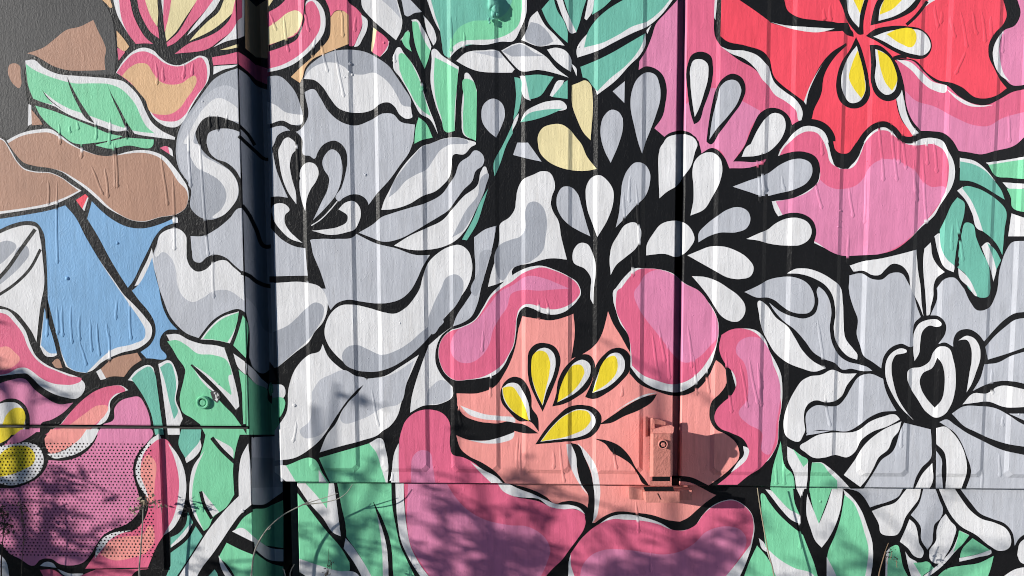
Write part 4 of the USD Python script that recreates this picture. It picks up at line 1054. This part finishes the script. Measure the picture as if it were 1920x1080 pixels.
# perforations: staggered rows of punched holes
holes = []
hp, vp, hr = 7.25*PX, 6.15*PX, 1.75*PX
z = VZB+0.052; row = 0
a8 = np.arange(7)*2*math.pi/7
while z < VZT-0.050:
    x = VXR-0.034-(hp/2 if row % 2 else 0)
    while x > at(-25, 950, YV)[0]:
        jx, jr = rng.normal(0, 0.0004), hr*rng.uniform(0.82, 1.12)
        holes.append(Polygon(to_nominal(np.c_[x+jx+jr*np.cos(a8), np.full(7, YV), z+jr*np.sin(a8)])))
        x -= hp
    z += vp; row += 1
holes = shapely.union_all(holes)
VENT = path_for(HOUSE, 'vent_cover')
plate = sections['vent'][0][0].difference(holes)
V, Fc, off = [], [], 0
for q_ in polys(plate):
    vv, ff = tri(q_); V.append(on_plane(vv, sections['vent'][0][1], sections['vent'][0][2])); Fc.append(ff+off); off += len(vv)
Vv, Ff = np.vstack(V), np.vstack(Fc)
n_ = sections['vent'][0][2]
fl = (np.cross(Vv[Ff[:, 1]]-Vv[Ff[:, 0]], Vv[Ff[:, 2]]-Vv[Ff[:, 0]])@n_) < 0; Ff[fl] = Ff[fl][:, ::-1]
sides = np.array([(VXR, YV, VZB), (VXR, YL, VZB), (VXR, YL, VZT), (VXR, YV, VZT), (XHL+0.6, YV, VZB), (VXR, YV, VZB), (VXR, YL, VZB), (XHL+0.6, YL, VZB), (XHL+0.6, YV, VZT), (VXR, YV, VZT), (VXR, YL, VZT), (XHL+0.6, YL, VZT)])
k = len(Vv)
Ff = np.vstack([Ff, [[k+4*i, k+4*i+1, k+4*i+2] for i in range(3)], [[k+4*i, k+4*i+2, k+4*i+3] for i in range(3)]])
usdkit.mesh(stage, VENT, (np.vstack([Vv, sides]), Ff), BLACK)
paint_section('vent', VENT, holes=holes); paint_section('ventside', VENT)

# ------------------------------------------------------------------ paint runs: thin raised trickles in the colour they run over
def drip(sec, parent, u, v0, v1, width=5.0, lean=0.0, bulb=1.5, name='paint_run'):
    rg = np.random.default_rng(int(u*13+v0*7))
    n = max(5, int(abs(v1-v0)/5))
    V, Co, rows = [], [], 0
    ph = rg.uniform(0, 6)
    for i in range(n+1):
        t = i/n; v = v0+(v1-v0)*t; uu = u+lean*t+0.8*math.sin(ph+t*5)
        hit = wall_face_at(sec, uu, v)
        if hit is None: continue
        p, nn, xz = hit
        w = width*PX/2*(0.35+0.65*min(1, t*4))*(bulb if i >= n-1 else 1.0)*(0.35 if i == n else 1.0)
        hgt = w*0.75
        sx = np.cross(nn, [0, 0, 1.0]); sx /= np.linalg.norm(sx)
        cc = paint_at(xz)
        for a, h in ((-1, 0.0), (-0.7, 0.75), (0, 1.0), (0.7, 0.75), (1, 0.0)):
            V.append(p+sx*a*w+nn*(0.0006+h*hgt*0.36)); Co.append(cc)
        rows += 1
    if rows < 3: return
    Fc = []
    for i in range(rows-1):
        for j in range(4):
            a = i*5+j; Fc += [(a, a+1, a+6), (a, a+6, a+5)]
    V = np.array(V); Fc = np.array(Fc)
    m_ = np.cross(V[Fc[0, 1]]-V[Fc[0, 0]], V[Fc[0, 2]]-V[Fc[0, 0]])
    if m_ @ (C0-V[0]) < 0: Fc = Fc[:, ::-1]
    obj(parent, name, (V, Fc), MURAL, smooth=True, colors=np.array(Co))
def section_of(u, v):
    for s_, p_ in (('upper', HU), ('vent', VENT), ('lower', HL), ('left', WL), ('right', WR), ('rail', RAIL), ('side', HS)):
        if wall_face_at(s_, u, v): return s_, p_
RUNS = '''112,232,272 131,235,250 146,228,244 180,226,262 206,222,272 237,226,262 217,268,353,3 153,270,298 181,268,270 306,125,153 293,118,160,2 345,120,148 361,118,142
170,310,366,24 197,315,372,6 212,268,353,5 302,290,386,12 324,330,470,4 91,338,385 107,340,495 353,240,352,4 372,240,480,18 398,470,560,3 408,215,247 425,215,240 393,215,240
88,560,632 108,575,628 117,572,632 132,572,645,3 149,590,640 150,640,686,12 168,600,660,5 182,606,668,4 199,605,636,6 218,562,600 242,565,638,4 205,615,680
505,25,58,14 531,30,98,10 570,20,60,10 590,70,108,-4 555,62,64 600,70,136,14 628,90,183,16 640,20,70,4 666,30,60 556,255,340,3
846,30,100 870,60,100 740,100,118 790,150,172 696,730,800,14 556,790,830,-6 1024,560,600,6 1180,330,380 1192,345,500,10 1170,360,420 1186,480,520 1420,300,380,6 1428,285,360,4
1648,225,340,8 1671,230,340,10 1684,245,308,2 1692,240,318,6 1712,300,378,6 1730,300,420,7 1750,262,325,7 1530,345,392,10 1592,350,408,7 1590,440,495 1541,262,292 1624,320,420,-4 1738,260,310 1715,240,280
1236,610,680,10 1222,625,712,14 1250,640,712,6 1290,610,690,8 1300,660,742,6 1325,690,738,4 1361,660,775,10 1388,680,765,14 1404,670,758,16 1420,680,762,8 1166,722,744 1222,740,745
1545,15,40 1555,10,40,3 1752,10,52,6 1782,30,72,8 1800,20,90,14 1822,20,66,10 1840,20,80,8 1858,30,70 1810,95,140,-18 1765,20,45 1880,60,100 1890,210,268,4
1465,330,358,6 1795,410,490,10 1785,420,470 1795,480,500 1860,690,740 1841,880,925 1874,850,895 1534,600,690,10 1546,740,800,10 1690,800,840 1880,780,800
1038,845,880 1048,830,905,10 1150,840,880,6 1193,940,1000,4 1220,1035,1072 970,820,880 975,830,900 1010,560,600 664,880,905 735,885,905 1455,870,912 1470,870,912 1503,920,990 1500,960,1030 860,760,800,4 905,620,660 920,700,745'''
for tok in RUNS.split():
    a = [float(x) for x in tok.split(',')]
    sp = section_of(a[0], (a[1]+a[2])/2)
    if sp: drip(sp[0], sp[1], a[0], a[1], a[2], 5.4, a[3] if len(a) > 3 else 0.0)
# bits of grit and lumps stuck under the paint
def lump(u, v, r_, parent=None, name='paint_lump', squash=0.6):
    sp = section_of(u, v)
    if not sp: return
    p, nn, xz = wall_face_at(sp[0], u, v)
    s_ = trimesh.creation.icosphere(2, r_); s_.vertices[:] = s_.vertices*(1+0.35*(meshkit.noise(s_.vertices/r_*1.3+u, 3)[:, None]-0.5))
    s_.vertices[:] = s_.vertices*np.array([1, squash, 1])+p
    obj(sp[1], name, s_, MURAL, smooth=True, colors=np.tile(paint_at(xz), (len(s_.vertices), 1)))
for u, v, r_ in ((685, 328, 0.006), (683, 326, 0.004), (126, 522, 0.008), (220, 456, 0.006), (112, 793, 0.005), (1538, 940, 0.005), (1085, 88, 0.004), (656, 120, 0.006), (654, 135, 0.004), (660, 140, 0.005), (646, 145, 0.004),
                (1575, 395, 0.004), (1571, 425, 0.004), (1576, 415, 0.003), (1626, 302, 0.003), (1630, 310, 0.003), (1640, 440, 0.003), (1910, 777, 0.004), (1860, 600, 0.003), (1828, 602, 0.003), (750, 606, 0.004), (552, 760, 0.007), (720, 80, 0.005), (380, 190, 0.004), (410, 720, 0.004)):
    lump(u, v, r_)
blob = []
for du, dv, r_ in ((0, -6, 0.016), (2, 4, 0.021), (7, 13, 0.017), (4, 22, 0.012), (-4, 32, 0.007), (11, 23, 0.007), (-3, 38, 0.005)):
    p = at(921+du, 4+dv, -0.02+r_*0.2); s_ = trimesh.creation.icosphere(2, r_); s_.vertices[:] = s_.vertices*(1+0.5*(meshkit.noise(s_.vertices/r_*1.5+du, 5)[:, None]-0.5))*[0.8, 0.9, 1.1]+p; blob.append(s_)
blob = trimesh.util.concatenate(blob)
obj(WL, 'sealant_blob', blob, MURAL, smooth=True, label='lump of green painted sealant', colors=np.tile(PAINT['T'], (len(blob.vertices), 1)))

# ------------------------------------------------------------------ lock box over the seam, and its keeper on the rail
CORAL = painted('/World/Looks/coral_paint', np.array([0.62, 0.24, 0.2]), 0.45, 1.3)
def hull(pts): return trimesh.Trimesh(pts).convex_hull if False else trimesh.convex.convex_hull(np.array(pts))
def pt(u, v, y): return at(u, v, y)
def wobble(mesh, amp, seed):
    mm = trimesh.Trimesh(*trimesh.remesh.subdivide_to_size(mesh.vertices, mesh.faces, 0.008)); mm.merge_vertices()
    mm.vertices[:] = mm.vertices+mm.vertex_normals*(amp*(meshkit.fbm(mm.vertices*90+seed, 3, seed)-0.5))[:, None]; return mm
def join(*ms): return trimesh.util.concatenate(list(ms))
yf = -0.15
LB = obj(CONT, 'lock_box', wobble(hull([pt(1225, 813, yf), pt(1257, 813, yf), pt(1261, 816, yf+0.006), pt(1261, 891, yf+0.056), pt(1257, 893.5, yf+0.05), pt(1225, 893.5, yf+0.05),
         pt(1219.5, 813, yf+0.016), pt(1218, 894, yf+0.066), pt(1220, 802, -0.06), pt(1219, 890, -0.06), pt(1252, 802, -0.002), pt(1250, 886, -0.002), pt(1220, 803, -0.002), pt(1219, 886, -0.002)]), 0.0016, 3), CORAL, smooth=40)
obj(LB, 'box_lid', wobble(hull([pt(1224, 812.5, yf+0.01), pt(1262, 812.5, yf+0.004), pt(1264, 801, yf+0.022), pt(1258, 796.5, yf+0.03), pt(1240, 800, yf+0.034), pt(1229, 803.5, yf+0.03), pt(1224, 806, yf+0.02), pt(1250, 806, yf+0.06), pt(1226, 808, yf+0.06)]), 0.0022, 5), CORAL, smooth=40)
obj(LB, 'side_flange', wobble(hull([pt(1210.5, 781, -0.028), pt(1214.5, 781, -0.028), pt(1214.5, 819, -0.028), pt(1210.5, 819, -0.028), pt(1212.5, 783, 0), pt(1215.5, 783, 0), pt(1215.5, 817, 0), pt(1212.5, 817, 0)]), 0.0008, 6), CORAL, smooth=40)
obj(LB, 'upper_ear', wobble(hull([pt(1219.5, 784, -0.07), pt(1224, 783, -0.072), pt(1227.5, 789, -0.07), pt(1228, 806, -0.07), pt(1219.5, 809, -0.07), pt(1220.5, 786, -0.05), pt(1227, 790, -0.05), pt(1220.5, 808, -0.05), pt(1227, 806, -0.05)]), 0.0012, 7), CORAL, smooth=40)
obj(LB, 'rear_flange', wobble(hull([pt(1225, 784.5, -0.02), pt(1231, 785, -0.02), pt(1249, 791.5, -0.02), pt(1249, 797, -0.02), pt(1225, 795, -0.02), pt(1227, 785, 0), pt(1248, 792, 0), pt(1227, 796, 0), pt(1248, 797, 0)]), 0.001, 8), CORAL, smooth=40)
obj(LB, 'box_lip', wobble(hull([pt(1219, 902, yf+0.054), pt(1260, 902, yf+0.054), pt(1259.5, 911, yf+0.06), pt(1219, 911, yf+0.06), pt(1222, 901, -0.05), pt(1252, 901, -0.05), pt(1222, 905, -0.05), pt(1252, 905, -0.05)]), 0.001, 9), CORAL, smooth=40)
obj(LB, 'box_joint', hull([pt(1223, 892, yf+0.06), pt(1257, 892, yf+0.06), pt(1257, 903, yf+0.062), pt(1223, 903, yf+0.062), pt(1228, 892, -0.05), pt(1246, 892, -0.05), pt(1228, 901, -0.05), pt(1246, 901, -0.05)]), BLACK)
rgw = np.random.default_rng(3); beads = []
for k_ in range(13):
    p_ = pt(1218.5+rgw.uniform(-.3, .3), 822+k_*5.3, -0.004); s_ = trimesh.creation.icosphere(1, 0.0042*rgw.uniform(0.7, 1.2)); s_.vertices[:] = s_.vertices+p_; beads.append(s_)
obj(LB, 'weld_bead', join(*beads), CORAL, smooth=True, kind='stuff')
def disc(u, v, y, r0, r1, d, seg=28):
    prof = [(r0, 0), (r0, -d*0.8), (r0+(r1-r0)*0.3, -d), (r0+(r1-r0)*0.7, -d), (r1, -d*0.6), (r1, 0.004)]
    if r0 <= 0: prof = [(1e-4, -d), (r1*0.85, -d), (r1, -d*0.7), (r1, 0.004)]
    a = np.linspace(0, 2*math.pi, seg, endpoint=False); p0 = at(u, v, y)
    V = np.array([[p0[0]+q*math.cos(t), p0[1]+yy, p0[2]+q*math.sin(t)] for q, yy in prof for t in a]); Fc = []
    for i in range(len(prof)-1):
        for j in range(seg):
            b, e_ = i*seg+j, i*seg+(j+1) % seg; Fc += [(b, e_, e_+seg), (b, e_+seg, b+seg)]
    if r0 <= 0: Fc += [(0, j, j+1) for j in range(1, seg-1)]
    return trimesh.Trimesh(V, Fc, process=False)
obj(LB, 'bolt_rim', disc(1243, 833, yf, 0.0135, 0.0175, 0.004), CORAL)
obj(LB, 'bolt_recess', disc(1243, 833, yf, 0, 0.0145, 0.0012), BLACK)
obj(LB, 'bolt_head', disc(1243.3, 833.3, yf, 0, 0.0085, 0.006, 6), CORAL)
yk = -0.115
KP = obj(CONT, 'lock_keeper', wobble(hull([pt(1210, 922, yk), pt(1274, 922, yk), pt(1274, 942.5, yk), pt(1212, 942.5, yk), pt(1205, 922, yk+0.03), pt(1207, 936, yk+0.03), pt(1214, 917, -0.03), pt(1268, 917, -0.03), pt(1214, 934, 0.02), pt(1268, 934, 0.02)]), 0.001, 11), CORAL, smooth=40)
obj(KP, 'keeper_plate', wobble(hull([pt(1178.5, 912, -0.045), pt(1204, 919, -0.06), pt(1297, 919, -0.06), pt(1297, 938, -0.06), pt(1204, 937.5, -0.06), pt(1180, 936, -0.045), pt(1182, 912, 0.025), pt(1290, 912, 0.025), pt(1290, 931, 0.025), pt(1182, 931, 0.025)]), 0.001, 12), CORAL, smooth=40)
obj(KP, 'keeper_slot', hull([pt(1206, 913, -0.092), pt(1262, 913, -0.092), pt(1264, 920.5, -0.092), pt(1209, 920.5, -0.092), pt(1210, 914, -0.03), pt(1258, 914, -0.03), pt(1210, 920, -0.03), pt(1258, 920, -0.03)]), BLACK)  # black block standing in for the shaded hollow above the keeper
obj(KP, 'keeper_scratch', hull([pt(1232, 925, yk-0.001), pt(1234, 925, yk-0.001), pt(1239.5, 937, yk-0.001), pt(1238.5, 937, yk-0.001), pt(1233, 925, yk+0.01), pt(1239, 937, yk+0.01)]), BLACK)

# ------------------------------------------------------------------ fittings on the housing
GREENP = painted('/World/Looks/green_paint', PAINT['N']*0.95, 0.45, 1.0)
PL = obj(HOUSE, 'round_plug', disc(381.5, 754, YH, 0.0155, 0.0255, 0.011), GREENP)
obj(PL, 'plug_recess', disc(381.5, 754, YH, 0, 0.0165, 0.003), BLACK)
obj(PL, 'plug_bolt', disc(381.5, 754.5, YH, 0, 0.0125, 0.008), GREENP)
p2 = at(510.5, 729, 0.10)
a = np.linspace(0, 2*math.pi, 24, endpoint=False)
def side_disc(yc, zc, r_, d):
    V = [[XH-0.002, yc, zc]] + [[XH+d, yc+r_*math.cos(t), zc+r_*math.sin(t)] for t in a] + [[XH-0.003, yc+r_*1.05*math.cos(t), zc+r_*1.05*math.sin(t)] for t in a] + [[XH+d, yc, zc]]
    n = len(a); Fc = [(1+i, 1+(i+1) % n, 1+n+(i+1) % n) for i in range(n)] + [(1+i, 1+n+(i+1) % n, 1+n+i) for i in range(n)] + [(2*n+1, 1+i, 1+(i+1) % n) for i in range(n)]
    return np.array(V), np.array(Fc)
yc = XH*D/nominal(np.array([509., 728.]))[0]-D
zc = CZ+(nominal(np.array([509., 728.]))[1]-CZ)*(yc+D)/D
SB = obj(HOUSE, 'side_bolt', side_disc(yc, zc, 0.030, 0.006), GREENP); obj(SB, 'bolt_cap', side_disc(yc, zc, 0.021, 0.011), GREENP)
sticker_dark = plain('sticker_grey', (0.06, 0.055, 0.06), 0.4, 0, 90)
sticker_white = plain('sticker_white', (0.75, 0.75, 0.75), 0.4, 0, 90, var=0.05)
def flat(pts_uv, y, name, parent, mat, **kw):
    P3 = np.array([at(u, v, y) for u, v in pts_uv]); poly = Polygon(P3[:, [0, 2]]); v2, f2 = tri(poly)
    V = np.c_[v2[:, 0], np.full(len(v2), y), v2[:, 1]]
    nn = np.cross(V[f2[0, 1]]-V[f2[0, 0]], V[f2[0, 2]]-V[f2[0, 0]])
    if nn[1] > 0: f2 = f2[:, ::-1]
    return obj(parent, name, (V, f2), mat, **kw)
ST = flat([(394, 735), (404, 732.5), (411, 737), (413.5, 745), (407, 755.5), (399, 750)], YH-0.0018, 'sticker', HOUSE, sticker_dark, label='small dark shield sticker with a white arrow')
flat([(403.2, 740), (405.6, 739.6), (406.4, 747.5), (409.4, 747.3), (406.9, 753), (402.4, 748.2), (404.4, 747.8)], YH-0.0026, 'sticker_arrow', ST, sticker_white)
flat([(400.6, 736.2), (403.4, 735.2), (404.2, 737.2), (402.2, 737.6), (402.6, 739), (401.2, 739.2)], YH-0.0026, 'sticker_mark', ST, sticker_white)
flat([(406.4, 738), (408.6, 737.6), (410.2, 741.4), (408.2, 743.6), (407.2, 742.2), (408.4, 741)], YH-0.0026, 'sticker_mark', ST, sticker_white)
obj(HOUSE, 'screw', disc(455, 958, YL, 0, 0.0065, 0.004, 12), painted('/World/Looks/white_paint', PAINT['W']*0.9, 0.45))
obj(HOUSE, 'hinge_block', hull([[XH-0.002, yc-0.03, zc+0.03], [XH-0.002, yc+0.03, zc+0.03], [XH-0.002, yc+0.03, zc+0.13], [XH-0.002, yc-0.015, zc+0.12], [XH+0.03, yc-0.02, zc+0.04], [XH+0.03, yc+0.03, zc+0.04], [XH+0.025, yc+0.03, zc+0.11]]), BLACK)
obj(HOUSE, 'corner_bracket', trimesh.util.concatenate([hull([pt(459, 803, -0.012), pt(474, 801, -0.012), pt(476, 821, -0.012), pt(465, 828, -0.012), pt(456, 832, -0.012), pt(460, 803, 0.004), pt(474, 802, 0.02), pt(476, 821, 0.02), pt(456, 832, 0.004)]), ]), BLACK)

# ------------------------------------------------------------------ dry weeds and twigs in front of the walls
straw = plain('dry_straw', (0.27, 0.23, 0.16), 0.8, 0.2, 80); darkweed = plain('dark_weed', (0.05, 0.04, 0.03), 0.9, 0.2, 80); twigm = plain('grey_twig', (0.27, 0.255, 0.22), 0.8, 0.2, 60)
def tube(pts, r0, r1, seg=6):
    P = smooth_outline(pts, [False]*len(pts), False) if len(pts[0]) == 2 else np.array(pts, float)
    if len(P[0]) == 3:
        s_ = np.linspace(0, 1, len(P)); ss = np.linspace(0, 1, max(len(P)*4, 6)); P = np.array([np.interp(ss, s_, P[:, k]) for k in range(3)]).T
        for _ in range(2): P[1:-1] = (P[:-2]+2*P[1:-1]+P[2:])/4
    n = len(P); T = np.gradient(P, axis=0); T /= np.maximum(np.linalg.norm(T, axis=1, keepdims=True), 1e-9)
    ref = np.array([0, 1.0, 0]) if abs(T[0, 1]) < 0.8 else np.array([1.0, 0, 0])
    V, Fc = [], []
    for i in range(n):
        u_ = np.cross(T[i], ref); u_ /= max(np.linalg.norm(u_), 1e-9); w_ = np.cross(T[i], u_)
        rr = r0+(r1-r0)*i/(n-1)
        for j in range(seg):
            an = 2*math.pi*j/seg; V.append(P[i]+rr*(math.cos(an)*u_+math.sin(an)*w_))
    for i in range(n-1):
        for j in range(seg):
            b, e_ = i*seg+j, i*seg+(j+1) % seg; Fc += [(b, e_, e_+seg), (b, e_+seg, b+seg)]
    return trimesh.Trimesh(np.array(V), np.array(Fc), process=False)
def leafbits(center, spread, count, size, rg, slim=0.45):
    V, Fc = [], []
    for i in range(count):
        p = np.asarray(center)+rg.normal(0, 1, 3)*spread; d = rg.normal(0, 1, 3); d /= np.linalg.norm(d); e_ = np.cross(d, rg.normal(0, 1, 3)); e_ /= np.linalg.norm(e_)
        l = size*rg.uniform(0.6, 1.4); k = len(V)
        V += [p-d*l, p+e_*l*slim, p+d*l, p-e_*l*slim]; Fc += [(k, k+1, k+2), (k, k+2, k+3)]
    return trimesh.Trimesh(np.array(V), np.array(Fc), process=False)
def down(p): q = np.array(p); return np.array([q[0], q[1], 0.0])
def weed(name, label, cat, stem_uvy, r0, r1, mat, heads, hm, group=None, seed=1):
    rg = np.random.default_rng(seed)
    P = [at(*q) for q in stem_uvy]; P = [down(P[0]+np.array([rg.uniform(-.02, .02), 0, 0]))]+P
    t_ = thing(name, label, cat, group)
    obj(t_, 'stem', tube(P, r0, r1), mat, smooth=True)
    if heads:
        obj(t_, 'seed_heads', trimesh.util.concatenate([leafbits(at(u, v, y), sp, n, s_, rg) for u, v, y, sp, n, s_ in heads]), hm, kind='stuff')
        side = [tube([at(u+rg.uniform(-3, 3), v+14, y), at(u, v, y)], 0.0012, 0.0007, 4) for u, v, y, sp, n, s_ in heads]
        obj(t_, 'side_shoots', trimesh.util.concatenate(side), mat, kind='stuff')
    return t_
yw = -0.12
weed('dry_weed', 'dark leafy weed at the far left edge before the vent', 'weed', [(2, 1060, yw), (4, 1020, yw), (10, 985, yw), (4, 945, yw)], 0.0028, 0.0012, darkweed,
     [(3, 955, yw, 0.010, 26, 0.007), (8, 980, yw, 0.012, 34, 0.008), (13, 990, yw, 0.010, 22, 0.008), (6, 967, yw, 0.012, 24, 0.007), (10, 1000, yw, 0.006, 12, 0.006)], darkweed, seed=2)
weed('dry_weed', 'thin dark weed with small clusters before the pink vent', 'weed', [(40, 1070, yw), (44, 1020, yw), (45, 985, yw), (38, 938, yw)], 0.0016, 0.0008, darkweed,
     [(38, 945, yw, 0.007, 12, 0.006), (40, 960, yw, 0.009, 18, 0.006), (42, 975, yw, 0.006, 10, 0.005), (47, 1008, yw, 0.007, 10, 0.005), (46, 985, yw, 0.004, 6, 0.005)], darkweed, seed=3)
weed('dry_stalk', 'pale bare stalk with curled leaves before the right end of the vent', 'stalk', [(260, 1075, yw), (264, 1030, yw), (267, 985, yw), (269, 948, yw)], 0.0036, 0.002, twigm,
     [(262, 948, yw, 0.012, 16, 0.010), (275, 944, yw, 0.013, 16, 0.009), (292, 941, yw, 0.010, 14, 0.009), (252, 957, yw, 0.010, 12, 0.010), (301, 947, yw, 0.006, 8, 0.008)], straw, seed=4)
weed('dry_stalk', 'pale straight stalk before the black paint right of the lock', 'stalk', [(1452, 1075, -0.06), (1440, 1035, -0.06), (1432, 990, -0.055), (1425, 950, -0.05), (1420, 915, -0.045)], 0.0026, 0.0018, straw, None, None, seed=5)
weed('dry_stalk', 'brown hairy stalk before the small green leaf under the white flower', 'stalk', [(1646, 1082, -0.1), (1655, 1050, -0.1), (1661, 1030, -0.1), (1666, 1018, -0.1)], 0.0026, 0.0012, plain('brown_stalk', (0.2, 0.13, 0.08), 0.85, 0.2, 80),
     [(1662, 1044, -0.1, 0.008, 8, 0.006), (1672, 1035, -0.1, 0.009, 9, 0.005), (1680, 1050, -0.1, 0.006, 7, 0.006)], darkweed, seed=6)
weed('dry_weed', 'small dark weed spike before the green leaf left of the pink flower', 'weed', [(612, 1078, yw), (614, 1062, yw), (617, 1045, yw), (615, 1028, yw)], 0.0014, 0.0006, darkweed,
     [(612, 1073, yw, 0.006, 14, 0.005), (618, 1060, yw, 0.006, 12, 0.004), (621, 1055, yw, 0.005, 8, 0.004), (613, 1083, yw, 0.008, 16, 0.006)], darkweed, seed=7)
tw = thing('bare_twig', 'grey forked twig arching over the dark gap between the containers', 'twig')
yt = -0.08
obj(tw, 'stem', tube([down(at(462, 1090, yt)), at(474, 1040, yt), at(487, 1012, yt), at(502, 990, yt), at(530, 965, yt), at(568, 946, yt)], 0.0034, 0.0022), twigm, smooth=True)
obj(tw, 'twig', tube([at(568, 946, yt), at(600, 936, yt), at(634, 925, yt)], 0.0022, 0.0009), twigm, smooth=True)
obj(tw, 'twig', tube([at(568, 946, yt), at(605, 943, yt), at(634, 936, yt), at(650, 925, yt), at(661, 908, yt)], 0.0024, 0.0009), twigm, smooth=True)
obj(tw, 'twig', tube([at(568, 946, yt), at(577, 941, yt), at(582, 936, yt)], 0.0016, 0.0008), twigm, smooth=True)
obj(tw, 'twig', tube([at(500, 993, yt), at(506, 992, yt), at(508, 986, yt)], 0.0024, 0.001), twigm, smooth=True)
for k_, (uv, lb) in enumerate((([(535, 1078), (532, 1068), (529, 1066)], 'short pale twig tip low in the dark gap, left one'), ([(543, 1078), (546, 1068), (552, 1058)], 'short pale forked twig low in the dark gap, right one'))):
    t_ = thing('twig_sprout', lb, 'twig'); pp = [at(u, v, yt) for u, v in uv]
    obj(t_, 'stem', tube([down(pp[0])]+pp, 0.0026, 0.0014), twigm, smooth=True)

obj(HOUSE, 'side_pipe', tube([(XH+0.015, 0.20, 0.05), (XH+0.015, 0.20, 1.2), (XH+0.012, 0.21, 2.5)], 0.009, 0.009, 10), STEEL, smooth=True)

# ------------------------------------------------------------------ the trees up-sun, out of the picture, that dapple the wall
bark = plain('bark', (0.10, 0.075, 0.055), 0.95, 0.5, 30)
leafm = usdkit.material(stage, '/World/Looks/foliage', {'oi': ('object_info', {}), 'g': ('geometry', {}), 'n': ('noise_texture', {'scale': 3.0}), 'r': ('rgb_ramp', {'ramp': [(0.2, (0.03, 0.05, 0.015)), (0.8, (0.08, 0.11, 0.035))]}),
    'd': ('diffuse_bsdf', {}), 't': ('translucent_bsdf', {}), 'm': ('mix_closure', {'fac': 0.3})}, [('g.position', 'n.vector'), ('n.fac', 'r.fac'), ('r.color', 'd.color'), ('r.color', 't.color'), ('d.BSDF', 'm.closure1'), ('t.BSDF', 'm.closure2')], surface='m.closure')
def bough_tree(label, base, boughs, seed, height):
    rg = np.random.default_rng(seed); t_ = thing('shade_tree', label, 'tree')
    base = np.asarray(base, float)
    obj(t_, 'trunk', tube([base, base+[0.02, 0.02, height*0.5], base+[0.0, 0.05, height]], 0.022, 0.008, 8), bark, smooth=True)
    limbs, leaf = [], []
    for z0, tip, dens in boughs:
        a_ = base+np.array([0, 0.02, z0]); tip = np.asarray(tip, float)
        mid_ = (a_+tip)/2+np.array([0, 0, 0.08]); P = [a_, mid_, tip]
        limbs.append(tube(P, 0.009, 0.004, 5))
        for s_ in range(int(7.2*dens)+1):
            t = rg.uniform(0.6, 1.0); q = (1-t)**2*a_+2*t*(1-t)*mid_+t*t*tip
            d = (tip-a_)/np.linalg.norm(tip-a_)*0.8+rg.normal(0, 0.4, 3); d /= np.linalg.norm(d); L_ = rg.uniform(0.10, 0.30)
            e_ = q+d*L_+np.array([0, 0, -0.02]); limbs.append(tube([q, (q+e_)/2+[0, 0, 0.012], e_], 0.0055, 0.002, 4))
            for i in range(int(rg.integers(6, 11))):
                w_ = q+(e_-q)*rg.uniform(0.25, 1.05); leaf.append(leafbits(w_, 0.012, 1, rg.uniform(0.016, 0.034), rg, 0.27))
    obj(t_, 'limbs', trimesh.util.concatenate(limbs), bark, kind='stuff')
    obj(t_, 'foliage', trimesh.util.concatenate(leaf), leafm, kind='stuff')
def upsun(u, v, t):                     # a point t metres up-sun of the wall point seen at (u, v)
    return at(u, v, 0)+TO_SUN*t
def grove(label, tmean, targets, seed):
    rg = np.random.default_rng(seed)
    tips = [(upsun(u, v, tmean+rg.uniform(-0.3, 0.3)), d) for u, v, d in targets]
    cx = np.mean([p[0] for p, d in tips])-0.95; cy = np.mean([p[1] for p, d in tips])-0.5
    bl = [(max(0.15, p[2]-0.15-rg.uniform(0, 0.25)), p, d) for p, d in tips]
    bough_tree(label, (cx, cy, 0), bl, seed, max(p[2] for p, d in tips)+0.15)
grove('leafy tree standing out of view up-sun of the perforated vent', 2.0, [(40, 860, 0.8), (150, 960, 1.2), (60, 700, 0.7), (120, 1040, 1.4), (220, 1050, 1.0), (20, 980, 1.0), (60, 1060, 1.2), (180, 890, 0.8), (130, 720, 0.5), (250, 990, 0.6), (100, 900, 0.8)], 21)
grove('leafy tree standing out of view up-sun of the green leaves', 2.3, [(470, 1060, 0.8), (600, 1020, 0.6), (690, 960, 0.4), (700, 1050, 0.7), (640, 720, 0.25), (720, 840, 0.2), (610, 1060, 0.6)], 22)
grove('leafy tree standing out of view up-sun of the pink petals', 2.6, [(800, 975, 0.9), (880, 1000, 1.3), (930, 1040, 1.5), (1000, 990, 1.0), (860, 850, 0.3), (1010, 905, 0.4), (780, 1050, 1.1), (900, 960, 1.0), (860, 1060, 1.2), (980, 1060, 1.1), (960, 880, 0.2)], 23)
grove('leafy tree standing out of view up-sun of the lock', 2.9, [(1150, 1010, 0.9), (1250, 1060, 1.3), (1340, 1050, 0.9), (1200, 1040, 1.1), (1240, 680, 0.15), (1300, 1020, 0.7), (1130, 1060, 1.1), (1280, 990, 0.6), (1370, 1005, 0.5)], 24)
grove('sparse tree standing out of view up-sun of the white flower', 3.6, [(1600, 1040, 0.6), (1720, 1000, 0.3), (1560, 1075, 0.8), (1850, 1030, 0.3), (1640, 1010, 0.5)], 25)
# added pale building, unseen off to the right, to bounce sunlight into the gap
pale = plain('pale_bounce_render', (0.62, 0.64, 0.68), 0.8, 0.3, 12, var=0.06)
BD = thing('pale_building', 'added pale building with a flat roof, out of view to the right, bouncing sunlight into the gap', 'building')
obj(BD, 'wall', bx(3.7, 9.0, -3.4, 1.6, 0.0, 5.2), pale)
obj(BD, 'roof', bx(3.55, 9.15, -3.55, 1.75, 5.2, 5.4), STEEL)
